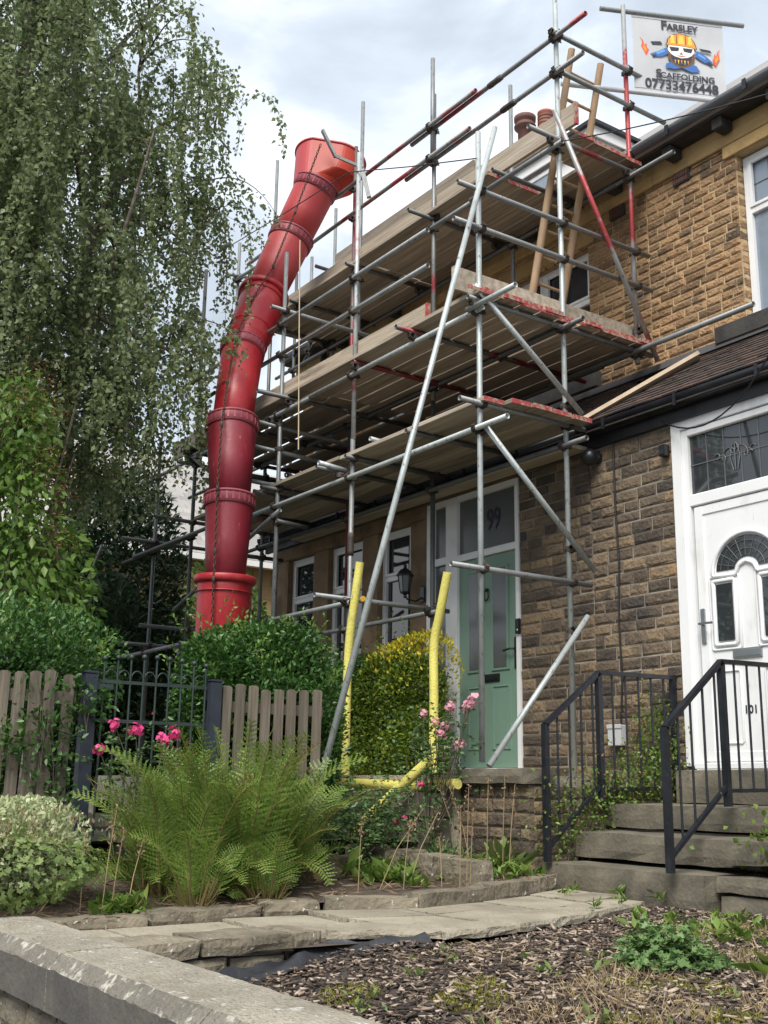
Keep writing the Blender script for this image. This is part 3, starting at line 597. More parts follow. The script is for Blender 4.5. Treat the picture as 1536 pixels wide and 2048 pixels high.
leads(d, -5.862, -4.86, 2.335, 2.83, YW+.033, 6, 2); scroll(d, -5.42, 2.60, .16, YW+.028, M['lead'])
lf = MB().box(-5.84, -4.86, YW+.022, YW+.06, .22, 2.23, bev=.003).build('door_leaf', M['upvc'], d)
frame_bars(-5.835, -4.865, .225, 2.225, YW+.010, .075, .014).build('sash_frame', M['upvc'], lf)
cx, cz = -5.37, 1.64
def arch(r0, r1, y, a0=0, a1=math.pi, n=18):
    mb = MB(); V = []
    for k in range(n+1):
        a = a0+(a1-a0)*k/n
        for r in (r0, r1): V.append((cx+r*math.cos(a), y, cz+r*math.sin(a)*.95))
    for k in range(n): mb.add([V[2*k], V[2*k+2], V[2*k+3], V[2*k+1]], [(0, 1, 2, 3)])
    return mb
def moulding(pts, w, t, name, closed=True):
    P = [Vector(p) for p in pts]; n = len(P); Q = []
    for i in range(n):                              # chamfer the corners so the bead turns cleanly
        p, q, r = P[i-1], P[i], P[(i+1) % n]; k = .012
        Q += [q+(p-q).normalized()*min(k, (p-q).length*.3), q+(r-q).normalized()*min(k, (r-q).length*.3)]
    return MB().path(Q+[Q[0]], w*.45, 8, False).build(name, M['upvc'], lf)
moulding([(cx+.32*math.cos(a), YW+.014, cz+.31*math.sin(a)) for a in np.linspace(0, math.pi, 17)]+[(cx-.10, YW+.014, cz-.012), (cx-.07, YW+.014, cz+.055), (cx, YW+.014, cz+.085), (cx+.07, YW+.014, cz+.055), (cx+.10, YW+.014, cz-.012)], .035, .022, 'glazing_bead')
g = MB(); V = [(cx+.285*math.cos(a), YW+.016, cz+.03+.255*math.sin(a)) for a in np.linspace(.02, math.pi-.02, 15)]; U = [(cx+.11*math.cos(a), YW+.016, cz+.03+.085*math.sin(a)) for a in np.linspace(.02, math.pi-.02, 15)]
for k in range(14): g.add([V[k], V[k+1], U[k+1], U[k]], [(0, 1, 2, 3)])
gp = g.build('pane', M['glass'], lf)
mb = MB()
for a in np.linspace(.25, math.pi-.25, 9): mb.path([(cx+.12*math.cos(a), YW+.013, cz+.03+.095*math.sin(a)), (cx+.275*math.cos(a), YW+.013, cz+.03+.245*math.sin(a))], .003, 4)
for r in (.17, .24): mb.path([(cx+r*math.cos(a), YW+.013, cz+.03+r*.88*math.sin(a)) for a in np.linspace(.05, math.pi-.05, 13)], .003, 4)
mb.build('leading', M['lead'], gp)
for x0, x1 in ((-5.69, -5.485), (-5.26, -5.05)):
    moulding([(x0, YW+.014, 1.10), (x1, YW+.014, 1.10), (x1, YW+.014, 1.60), (x0, YW+.014, 1.60)], .035, .024, 'glazing_bead')
    moulding([(x0-.035, YW+.018, 1.065), (x1+.035, YW+.018, 1.065), (x1+.035, YW+.018, 1.635), (x0-.035, YW+.018, 1.635)], .02, .012, 'glazing_bead')
    p = B(x0+.03, x1-.03, YW+.0055, YW+.02, 1.13, 1.57).build('pane', M['glass'], lf); mx = (x0+x1)/2; mb = MB()
    for s in (-1, 1):
        mb.path([(mx, YW+.009, 1.16), (mx+s*.04, YW+.009, 1.28), (mx+s*.015, YW+.009, 1.36), (mx+s*.05, YW+.009, 1.42), (mx, YW+.009, 1.52)], .003, 4)
        mb.path([(mx+s*.06, YW+.009, 1.14), (mx, YW+.009, 1.24), (mx+s*.06, YW+.009, 1.34)], .003, 4)
    mb.build('leading', M['lead'], p)
    moulding([(x0, YW+.018, .36), (x1, YW+.018, .36), (x1, YW+.018, .90), (x0, YW+.018, .90)], .02, .014, 'panel_moulding')
lb = B(-5.535, -5.275, YW+.006, YW+.021, .985, 1.06, bev=.003).build('letter_box', M['chrome'], lf); B(-5.52, -5.29, YW-.001, YW+.007, .997, 1.048, bev=.003).build('flap', M['chrome'], lb)
text_obj('house_number', '101', .085, M['ink'], lf, TRS((-5.41, YW+.019, .60)) @ FRONT, .002)
hp = B(-5.815, -5.775, YW-.004, YW+.009, 1.12, 1.40, bev=.006).build('handle_plate', M['chrome'], lf)
MB().path([(-5.795, YW-.004, 1.275), (-5.795, YW-.05, 1.275), (-5.76, YW-.055, 1.275), (-5.67, YW-.052, 1.272)], .010, 7).build('handle', M['chrome'], hp)

# ------------------------------------------------------------------ house beyond the scaffold
nb = empty('neighbour_house', (-22, 11, -.5), 'distant stone house with grey slate roof seen past the red chute', 'house')
B(-26, -19.6, 5.2, 15, -.5, 4.3).build('wall', M['mortar_up'], nb)
me = stone_set('block', M['nbr'], 5, .012, 41, lip=.003)
random.seed(5)
for (x, z, w_, h_) in lay(6.6, 12.5, .2, 4.2, .26, .42, .62): inst('block', random.choice(me), nb, TRS((-19.59, x, z), (0, 0, math.pi/2), (w_-.018, 1, h_-.018)))
r = MB().add([(-19.2, 4.9, 4.25), (-19.2, 15.4, 4.25), (-22.9, 15.4, 7.2), (-22.9, 4.9, 7.2), (-26.4, 4.9, 4.25), (-26.4, 15.4, 4.25)], [(0, 1, 2, 3), (3, 2, 5, 4), (0, 3, 4), (1, 5, 2), (0, 4, 5, 1)]).build('roof', M['slate'], nb)
sm = MB().box(-.01, .012, -.14, .14, 0, .30).mesh('slate', M['slate']); ra = math.atan2(2.95, 3.7); L_ = math.hypot(2.95, 3.7); n = 0
for rr in range(22):
    s = rr*.2
    for i in range(13):
        y = 7.35+i*.29+(.145 if rr % 2 else 0); inst('slate', sm, r, TRS((-19.2-math.cos(ra)*s+.008, y, 4.262+math.sin(ra)*s), (0, ra-math.pi/2+.06, 0)))
B(-19.24, -19.1, 4.9, 15.4, 4.13, 4.24).build('gutter', M['upvc'], nb)
# ------------------------------------------------------------------ scaffold
YF, YM, YR = 5.715, 6.695, 7.655
TUBES = """s p -6.905 5.715 0.2 -6.905 5.715 5.67
s p -6.905 6.695 0.1 -6.905 6.695 8.05
s rr -6.905 7.655 3.93 -6.905 7.655 7.86
s g -8.845 5.715 -0.3 -8.845 5.715 3.3
s pr -8.84 5.715 3.3 -8.84 5.715 6.42
s d -8.845 6.695 0.1 -8.845 6.695 3.9
s r -8.845 6.695 3.9 -8.845 6.695 7.5
s g -8.815 6.65 6.6 -8.815 6.65 7.92
s g -8.66 7.655 3.95 -8.66 7.655 7.9
s dr -10.43 6.695 0.1 -10.43 6.695 7.64
s g -10.37 6.745 4.2 -10.37 6.745 8.25
s g -10.31 5.715 -0.2 -10.31 5.715 5.88
s g -12.44 6.695 0.1 -12.44 6.695 8.43
s d -12.44 5.715 -0.4 -12.44 5.715 6.5
s g -13.48 6.695 0.1 -13.48 6.695 7.61
s d -13.48 7.655 0.1 -13.48 7.655 7.4
s d -13.57 5.715 -0.4 -13.57 5.715 4.5
s g -12.42 7.655 4 -12.42 7.655 8
s g -13.05 7.655 5.9 -13.05 7.655 7.5
l p -11.4 5.666 2.9 -6.5 5.666 2.9
l d -14 5.616 2.93 -11 5.616 2.93
l p -9.9 5.666 3.945 -6.8 5.666 3.945
l p -6.95 5.621 3.96 -6.33 5.621 3.96
l g -13.9 5.664 3.93 -9.6 5.664 3.93
g g -11.1 5.666 4.63 -7.57 5.666 4.63
g g -13.2 5.666 4.99 -7.58 5.666 4.99
l g -9.6 6.646 5.845 -8.02 6.646 5.845
l g -8.1 6.596 5.83 -6.75 6.596 5.83
l g -13.9 6.644 5.85 -9.5 6.644 5.85
g r -9.2 6.646 7.03 -6.45 6.646 7.03
g r -13 6.596 7.05 -8 6.596 7.05
g r -9.3 6.646 6.64 -6.5 6.646 6.64
g r -13 6.596 6.66 -8.1 6.596 6.66
l d -13.9 6.646 4.03 -6.6 6.646 4.03
l d -13.6 6.646 2.93 -6.6 6.646 2.93
l d -13.9 7.6 4.015 -7.3 7.6 4.015
l g -8 7.55 4.01 -5.5 7.55 4.01
l d -13.9 7.6 5.86 -6.3 7.6 5.86
g r -6.856 5.44 5.07 -6.856 7.82 5.07
g r -6.856 5.4 4.71 -6.856 7.84 4.71
t g -6.856 5.55 4.03 -6.856 7.8 4.03
t r -6.856 5.46 3.11 -6.856 7.06 3.11
g r -6.856 5.37 1.715 -6.856 6.9 1.715
g g -6.856 6.6 7.06 -6.856 8.14 7.06
g g -6.856 6.6 6.66 -6.856 8.15 6.66
t r -6.856 6.27 5.915 -6.856 7.75 5.915
b rr -6.805 6.55 6.17 -6.805 7.82 3.97
b p -6.805 5.58 4.13 -6.805 6.8 3.23
b p -6.805 5.69 2.9 -6.805 6.9 1.83
b p -6.805 6.8 1.43 -6.805 5.7 0.17
r p -6.75 5.781 5.663 -6.72 4.135 0.027
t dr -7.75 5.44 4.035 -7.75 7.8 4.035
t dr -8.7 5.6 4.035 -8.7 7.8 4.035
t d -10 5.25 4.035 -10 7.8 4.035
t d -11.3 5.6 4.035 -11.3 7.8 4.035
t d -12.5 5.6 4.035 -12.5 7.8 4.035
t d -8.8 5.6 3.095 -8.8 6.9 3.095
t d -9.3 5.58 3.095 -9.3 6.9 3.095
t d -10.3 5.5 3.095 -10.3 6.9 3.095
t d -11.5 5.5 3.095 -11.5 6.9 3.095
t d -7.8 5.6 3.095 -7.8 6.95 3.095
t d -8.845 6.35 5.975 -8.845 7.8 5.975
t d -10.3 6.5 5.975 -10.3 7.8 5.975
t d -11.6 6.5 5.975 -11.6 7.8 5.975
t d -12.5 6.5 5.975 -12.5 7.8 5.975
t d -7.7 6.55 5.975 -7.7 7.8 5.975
g g -10.26 5.513 5.158 -10.26 6.979 5.123
g g -11.4 6.742 6.445 -11.4 7.384 6.439
g g -10.4 5.413 3.849 -10.4 7.099 3.779
g g -10.4 5.426 3.563 -10.4 6.689 3.52
g pr -8.85 5.919 3.348 -8.85 6.661 3.318
g p -9 5.424 3.048 -9 5.836 3.013
g d -12.4 6.318 3.815 -12.4 6.9 3.834
g g -10.45 5.326 3.188 -10.45 6.199 3.168
g g -10.6 5.573 3.121 -10.6 6.033 3.092
g g -12.832 6.646 4.015 -10.695 6.646 3.998
b d -14.282 7.655 5.236 -13.232 7.655 3.988
b g -10.141 5.655 2.831 -11.02 5.655 2.589
b dr -12.106 7.655 6.689 -13.184 7.655 5.914
l r -11 5.691 2.923 -11 5.971 2.923
t d -10.2 5.65 2.727 -10.2 6.033 2.7
g d -12.4 6.369 2.793 -12.4 6.979 2.805
g g -8.796 5.3 1.712 -8.796 6.86 1.712
g g -10.6 5.666 1.675 -8.75 5.666 1.675
g g -12.2 6.646 1.68 -8.7 6.646 1.68
g d -14.5 5.666 2.93 -12.2 5.666 2.93
g d -13.521 5.25 3.06 -13.521 7.6 3.06
g d -13.521 5.2 1.72 -13.521 7.6 1.72
g d -12.391 5.1 1.8 -12.391 7.6 1.8
g d -12.391 5.2 3.12 -12.391 7.6 3.12
g g -12.391 5.45 3.85 -12.391 7.6 3.85
g r -14.3 5.666 1.63 -12.2 5.666 1.63
b d -12.707 5.655 2.065 -12.021 5.655 2.263
b d -12.555 5.655 1.581 -12.195 5.655 1.274
b d -14.337 5.3 3.109 -15.276 5.3 2.256
b d -12.61 5.655 4.055 -11.816 5.655 3.598
l d -12.738 5.666 4.635 -11.887 5.666 4.647
l d -12.623 5.666 3.975 -11.879 5.666 3.964
l d -14.623 6.646 4.032 -13.787 6.646 4.034
g g -13.4 6.484 7.034 -13.4 6.842 7.074
g g -13.481 6.646 7.018 -12.735 6.646 6.957"""
scf = empty('scaffold', (-9, 5.7, 0), 'tall tube and board scaffold wrapped around the front of the green-door house', 'scaffold')
TN = dict(s='standard', l='ledger', g='guard_rail', t='transom', b='brace', r='raker'); stds = []; hors = []
for ln in TUBES.strip().split('\n'):
    q = ln.split(); p = [float(v) for v in q[2:]]; a, b = Vector(p[:3]), Vector(p[3:])
    MB().pipe(a, b).build(TN[q[0]], M['t_'+q[1]], scf)
    (stds if q[0] == 's' else hors).append((a, b, q[0]))
def coupler_mesh(along):
    mb = MB(); n = 12
    for (c, ax) in (((0, 0, 0), 'z'), ((0, -.049, 0), 'x') if along == 'x' else ((.049, 0, 0), 'y')):
        R = {'z': Matrix.Identity(4), 'x': Matrix.Rotation(math.pi/2, 4, 'Y'), 'y': Matrix.Rotation(math.pi/2, 4, 'X')}[ax]
        mb.lathe([(.0245, -.024), (.031, -.024), (.032, 0), (.031, .024), (.0245, .024)], n, Matrix.Translation(c) @ R, False)
        # flap and bolt
        for k, (dx, L) in enumerate(((.034, .045), (-.034, .03))):
            q = Matrix.Translation(c) @ R @ Matrix.Rotation(.6+k*.3, 4, 'Z'); mb.box(dx-.008, dx+.012, -.012, .018, -.018, .018, q)
            mb.path([q @ Vector((dx, -.02, 0)), q @ Vector((dx+.004, L+.012, .004))], .007, 5)
    return mb.mesh('coupler', M['coupler'])
CX, CY = coupler_mesh('x'), coupler_mesh('y'); nc = 0
def closest(a, b, c, d):
    u = b-a; v = d-c; w0 = a-c; A = u.dot(u); Bq = u.dot(v); Cq = v.dot(v); D = u.dot(w0); E_ = v.dot(w0); den = A*Cq-Bq*Bq
    if abs(den) < 1e-9: return None
    s = (Bq*E_-Cq*D)/den; t = (A*E_-Bq*D)/den
    if s < 0 or s > 1 or t < -.02 or t > 1.02: return None
    p = a+u*s; q = c+v*t
    return (p, q) if (p-q).length < .13 else None
for (a, b, k) in hors:
    for (c, d, _) in stds:
        r = closest(c, d, a, b)
        if r is None: continue
        p, q = r; dr = (b-a).normalized()
        me, off = (CX, Vector((0, q.y-p.y, 0))) if abs(dr.x) > abs(dr.y) else (CY, Vector((q.x-p.x, 0, 0)))
        inst('coupler', me, scf, TRS(p, (0, 0, 0 if (off.y <= 0 and me is CX) or (off.x >= 0 and me is CY) else math.pi))); nc += 1
for (a, b, k) in hors:                                        # ledger to transom clips
    if k not in 'tg' or abs(b.y-a.y) < abs(b.x-a.x): continue
    for (c, d, k2) in hors:
        if abs(d.y-c.y) > .3*abs(d.x-c.x): continue
        r = closest(a, b, c, d)
        if r: inst('coupler', CX, scf, TRS((r[0]+r[1])/2, (0, 0, random.choice((0, math.pi)))))
slv = MB().lathe([(.0245, -.10), (.03, -.10), (.033, -.06), (.031, 0), (.033, .06), (.03, .10), (.0245, .10)], 10, Matrix.Rotation(math.pi/2, 4, 'Y')).mesh('sleeve', M['coupler'])
for x, z in ((-7.75, 7.03), (-7.55, 6.64)): inst('sleeve', slv, scf, TRS((x, YM-.049, z)))
slz = MB().lathe([(.0245, -.11), (.031, -.11), (.033, -.06), (.031, 0), (.033, .06), (.031, .11), (.0245, .11)], 10).mesh('sleeve', M['coupler'])
inst('sleeve', slz, scf, TRS((-8.845, YF, 2.25)))
# boards
random.seed(3)
def board(x0, x1, y0, y1, z, ends=(), name='board', mat='board'):
    x0 += random.uniform(-.02, .02); x1 += random.uniform(-.02, .02); tz = random.uniform(-.004, .004)
    o = MB().box(x0, x1, y0+.004, y1-.004, z+tz, z+.038+tz, bev=.003).build(name, M[mat], scf)
    for e in ends:
        xe = x1 if e > 0 else x0
        B(xe-.012 if e > 0 else xe-.003, xe+.003 if e > 0 else xe+.012, y0+.005, y1-.005, z+tz-.001, z+.0395+tz).build('end_band', M['redpaint'], o)
for k in range(9):                                            # middle lift
    y0 = 5.60+k*.238; x1 = -6.74 if k != 4 else -6.8
    board(-9.75, x1, y0, y0+.226, 4.062, (1,)); board(-12.6, -9.62 if k % 2 else -9.765, y0, y0+.226, 4.062 if not k % 2 else 4.101, (-1,))
for k in range(5):                                            # top lift
    y0 = 6.60+k*.228
    board(-10.2, -7.82 if k in (0, 1, 2) else -6.80, y0, y0+.222, 6.002, (1,)); board(-12.7, -10.215, y0, y0+.222, 6.002)
    if k in (1, 2): board(-7.22, -6.80, y0, y0+.222, 6.002, (1,))
for k in range(5):                                            # bottom lift
    y0 = 5.66+k*.232
    board(-9.0, -6.70 if k else -6.78, y0, y0+.226, 3.122, (1,)); board(-12.3, -9.01, y0, y0+.226, 3.122)
board(-11.9, -6.95, 6.80, 7.0, 2.958); 
def toe(x0, x1, y, z, h=.225, ends=(), mat='board', yy=None):
    o = (MB().box(x0, x1, y, y+.038, z, z+h, bev=.003) if yy is None else MB().box(x0, x0+.038, y, yy, z, z+h, bev=.003)).build('toe_board', M[mat], scf)
    for e in ends: B((x1-.02) if e > 0 else x0-.003, (x1+.003) if e > 0 else x0+.02, y-.003, y+.041, z-.003, z+h+.003).build('end_band', M['redpaint'], o)
    return o
toe(-10.3, -6.70, YM+.028, 6.042, ends=(1,)); toe(-12.9, -10.32, YM+.028, 6.042, ends=(-1,)); toe(-11.2, -7.69, YF+.028, 4.102, ends=(1,)); toe(-13.2, -11.22, YF+.028, 4.102)
toe(-6.962, 0, 5.46, 4.103, .215, yy=6.70); toe(-6.963, 0, 6.712, 4.103, .21, yy=7.85)
toe(-12.3, -9.25, YR-.075, 7.02, .19)
B(-6.742, -6.735, 5.46, 7.74, 4.045, 4.075).build('edge_paint', M['redpaint'], scf)
# foam sleeves round the tubes at the way in
def foam(pts, r=.040, name='foam_sleeve'):
    P = [Vector(p) for p in pts]; out = []
    for i in range(len(P)-1):
        for k in range(4):
            t = k/4; p0, p1, p2, p3 = P[max(i-1, 0)], P[i], P[i+1], P[min(i+2, len(P)-1)]
            out.append(.5*((2*p1)+(-p0+p2)*t+(2*p0-5*p1+4*p2-p3)*t*t+(-p0+3*p1-3*p2+p3)*t**3))
    out.append(P[-1]); return MB().path(out, r, 14).build(name, M['foam'], scf)
foam([(-8.585, 5.655, 2.03), (-8.655, 5.65, 1.68), (-8.735, 5.65, 1.28), (-8.757, 5.65, .77), (-8.753, 5.65, .02)])
foam([(-7.77, 6.05, 1.86), (-7.88, 6.05, 1.515), (-7.966, 6.05, 1.23), (-7.964, 6.05, .75), (-7.975, 6.05, .13)])
foam([(-8.80, 5.44, .03), (-8.2, 5.44, .03), (-7.4, 5.44, .012), (-6.86, 5.44, .035)], .041)
foam([(-7.02, 5.30, .21), (-7.45, 5.14, -.14), (-7.95, 5.06, -.52)], .041)
for p in ((-8.79, 5.87, 1.725), (-8.79, 6.80, 1.712), (-7.45, 5.52, -.04)):
    MB().path([(p[0]+.0, p[1]-.03, p[2]), (p[0]+.03, p[1]-.06, p[2])], .028, 10).build('end_cap', M['cap'], scf)
# tie wires
MB().path([(-11.82, 5.70, 6.56), (-10.4, 5.70, 6.40), (-8.99, 5.69, 6.26), (-7.9, 5.69, 5.80), (-6.90, 5.69, 5.40)], .006, 5).build('tie_wire', M['cable'], scf)
MB().path([(-9.82, 5.60, 5.8), (-9.78, 5.61, 4.6), (-9.70, 5.60, 3.38)], .007, 6).build('hoist_rope', M['rope'], scf)

# plank, ladder
pk = B(-7.02, -6.80, 0, 0, 0, 0); pk = MB().obox((-6.98, 6.95, 3.20), (-6.24, 7.72, 3.80), .20, .036, (-.62, -.40, .68)).build('timber_plank', M['boardnew'])
tag(pk, 'pale loose plank propped on the tiled lean-to roof beside the scaffold', 'plank')
ld = empty('pole_ladder', (-7.8, 7.2, 4.1), 'wooden pole ladder leaning inside the scaffold between middle and top lift', 'ladder')
for y in (7.0, 7.40):
    V = [(-7.83, y, 4.105), (-7.6, y, 4.87), (-7.3, y, 5.98), (-7.0, y, 7.12)]; MB().path(V, [.042, .04, .037, .034], 10).build('stile', M['pole'], ld)
for k in range(11):
    z = 4.35+k*.255; x = -7.83+(z-4.105)*.83/3.015; MB().path([(x, 6.985, z), (x, 7.415, z)], .016, 8).build('rung', M['pole'], ld)

# ------------------------------------------------------------------ banners
def banner(name, O, U, wd, ht, label, poles, s0=1.0, detail=True):
    U = Vector(U).normalized(); N = Vector((U.y, -U.x, 0)); Z = Vector((0, 0, 1)); O = Vector(O)
    b = empty(name, O, label, 'banner')
    mb = MB(); nx, nz = 14, 12; V = []
    def P(u, v, o=0): return O+U*(u*wd)+Z*(-v*ht)+N*(.010*math.sin(u*5+v*3)*math.sin(v*math.pi)+.006*math.sin(u*11)*v+o)
    for s in (.0, -.0025):
        for j in range(nz+1):
            for i in range(nx+1): V.append(P(i/nx, j/nz, s))
    F = []; n1 = (nx+1)*(nz+1)
    for j in range(nz):
        for i in range(nx):
            q = (j*(nx+1)+i, (j+1)*(nx+1)+i, (j+1)*(nx+1)+i+1, j*(nx+1)+i+1); F += [q, tuple(n1+t for t in q[::-1])]
    mb.add(V, F, True).build('sheet', M['vinyl'], b)
    for v, r in ((.055, .001), (.925, .001)): MB().path([P(u, v, .003) for u in np.linspace(0, 1, 12)], .0022, 4).build('seam', M['vinyl'], b)
    for (v, u0, u1, nm) in poles:
        MB().path([O+U*(u0*wd)-Z*(v*ht)-N*.0, O+U*(u1*wd)-Z*(v*ht)-N*.0], .0245, 12).build(nm, M['t_g'] if v < .5 else M['vinyl'], b)
    FR = Matrix(((U.x, 0, N.x, 0), (U.y, 0, N.y, 0), (0, 1, 0, 0), (0, 0, 0, 1)))
    def at(u, v, o=.012): p = O+U*(u*wd)+Z*(-v*ht)+N*o; return Matrix.Translation(p) @ FR
    def pl(nm, pts, mat, o): MB().poly([O+U*(u*wd)-Z*(v*ht)+N*o for (u, v) in pts]).build(nm, M[mat], b)
    S = ht
    # lettering in capitals with a larger initial
    text_obj('lettering', 'F', .155*S, M['ink'], b, at(.345, .125), .004*S, 1.0); text_obj('lettering', 'ARSLEY', .105*S, M['ink'], b, at(.545, .137), .0035*S, 1.02)
    text_obj('lettering', 'S', .145*S, M['ink'], b, at(.265, .735), .004*S, 1.0); text_obj('lettering', 'CAFFOLDING', .10*S, M['ink'], b, at(.575, .75), .003*S, 1.02)
    text_obj('lettering', '07733476448', .16*S, M['ink'], b, at(.51, .865), .004*S, .95)
    for (u0, u1, v) in ((.39, .70, .188), (.33, .81, .80)): pl('underline', [(u0, v), (u0, v+.006), (u1, v+.006), (u1, v)], 'ink', .013)
    # emblem: bearded skull in a yellow helmet over crossed spanners, flames at both sides
    def mir(p): return [(1.02-u, v) for u, v in p][::-1]
    for fl in ([(.115, .48), (.085, .42), (.10, .36), (.075, .30), (.11, .345), (.125, .40), (.145, .37), (.15, .43), (.17, .45), (.155, .50), (.135, .53)], ):
        pl('emblem', fl[::-1], 'ink_r', .012); pl('emblem', [(u+.70, v+.045) for u, v in mir(fl)][::-1] if 0 else [(1.03-u, v+.04) for u, v in fl], 'ink_r', .012)
        pl('emblem', [(.12+(u-.12)*.5, .44+(v-.44)*.5) for u, v in fl][::-1], 'ink_o', .0135); pl('emblem', [(.91-(u-.12)*.5, .48+(v-.44)*.5) for u, v in fl], 'ink_o', .0135)
    for a in ([(.18, .50), (.26, .46), (.36, .40), (.40, .46), (.30, .52), (.22, .535)], [(.66, .46), (.70, .40), (.80, .46), (.86, .52), (.84, .56), (.74, .52)]): pl('emblem', a[::-1], 'ink_b', .0122)
    for a in ([(.24, .475), (.33, .425), (.35, .45), (.26, .50)], [(.71, .43), (.79, .475), (.78, .50), (.70, .455)]): pl('emblem', a[::-1], 'ink_bl', .0135)
    for a in ([(.19, .345), (.30, .33), (.32, .365), (.21, .385)], [(.72, .365), (.74, .40), (.86, .41), (.84, .375)]): pl('emblem', a[::-1] if a[0][0] < .5 else a, 'ink', .0122)
    for a in ([(.20, .515), (.235, .50), (.255, .52), (.21, .545)], [(.79, .53), (.83, .52), (.87, .555), (.85, .575)]): pl('emblem', a[::-1], 'ink', .0138)
    pl('emblem', [(.35, .60), (.42, .56), (.50, .57), (.58, .56), (.68, .59), (.72, .66), (.62, .675), (.52, .63), (.44, .655), (.34, .645)][::-1], 'ink_b', .0122)
    pl('emblem', [(.375, .42), (.375, .52), (.40, .57), (.45, .61), (.52, .635), (.59, .61), (.64, .57), (.665, .52), (.665, .42)], 'ink_br', .0130)
    pl('emblem', [(.40, .47), (.42, .55), (.47, .60), (.52, .615), (.57, .60), (.62, .55), (.64, .47)], 'ink', .0134)
    for k in range(5): u = .45+k*.035; pl('emblem', [(u-.008, .54), (u, .59+.01*(k % 2)), (u+.008, .54)], 'ink_y' if k % 2 else 'ink_o', .0146)
    pl('emblem', [(.385, .355), (.375, .43), (.41, .475), (.45, .50), (.52, .515), (.59, .50), (.63, .475), (.665, .43), (.655, .355)], 'ink_w', .0140)
    for s in (-1, 1): pl('emblem', [(.52+s*.02, .385), (.52+s*.03, .43), (.52+s*.11, .44), (.52+s*.13, .385)][::s], 'ink', .0146)
    pl('emblem', [(.52, .44), (.50, .475), (.515, .468), (.525, .468), (.54, .475)], 'ink', .0146); pl('emblem', [(.46, .488), (.52, .50), (.58, .488), (.52, .482)], 'ink_r', .0146)
    hm = [(.345, .37), (.36, .355), (.375, .29), (.42, .235), (.49, .21), (.56, .21), (.63, .235), (.675, .30), (.69, .36), (.70, .385), (.60, .37), (.52, .365), (.44, .365)]
    pl('emblem', hm, 'ink', .0142); pl('emblem', [(.525+(u-.525)*.93, .30+(v-.30)*.92) for u, v in hm], 'ink_o', .0150)
    for c, w_ in ((.43, .025), (.525, .035), (.62, .025)): pl('emblem', [(c-w_, .34), (c+w_, .34), (c+w_*.6, .235), (c-w_*.6, .235)], 'ink_y', .0156)
    for c in (.475, .575): pl('emblem', [(c-.006, .345), (c+.006, .345), (c+.004, .225), (c-.004, .225)], 'ink_br', .0158)
    return b
banner('scaffold_banner', (-6.875, 7.745, 7.80), (.43, .892, 0), .992, .945, 'grey scaffolding company banner with skull emblem hung high above the gutter', [(0.0, -.34, 1.24, 'top_pole'), (.985, -.78, .0, 'bottom_pole'), (.985, 0, 1.0, 'bottom_sleeve')])
banner('scaffold_banner', (-12.35, 8.30, 7.62), (.80, .60, 0), .95, .85, 'small far banner half hidden behind the boards of the top lift', [(0, -.05, 1.05, 'top_pole')])

# ------------------------------------------------------------------ rubble chute
AX = [(-10.62, 6.46, 7.80), (-10.75, 6.42, 7.36), (-10.90, 6.33, 6.93), (-11.02, 6.15, 6.47), (-11.12, 5.98, 5.95), (-11.02, 5.72, 5.40), (-10.68, 5.40, 4.75), (-10.42, 5.2, 4.21), (-10.16, 5.05, 3.65), (-10.06, 5.0, 3.20), (-10.01, 5.0, 2.81), (-9.96, 4.97, 2.40), (-9.936, 4.95, 1.97), (-9.95, 4.95, 1.40), (-9.98, 4.95, .56), (-10.0, 4.95, -.1)]
def ax(t):
    """point on the chute axis by height"""
    for a, b in zip(AX, AX[1:]):
        if a[2] >= t >= b[2]: k = (a[2]-t)/(a[2]-b[2]); return Vector(a).lerp(Vector(b), k)
    return Vector(AX[0] if t > AX[0][2] else AX[-1])
ct = empty('rubble_chute', (-10, 5, -.1), 'long red plastic rubble chute of nested sections hanging off the scaffold', 'chute')
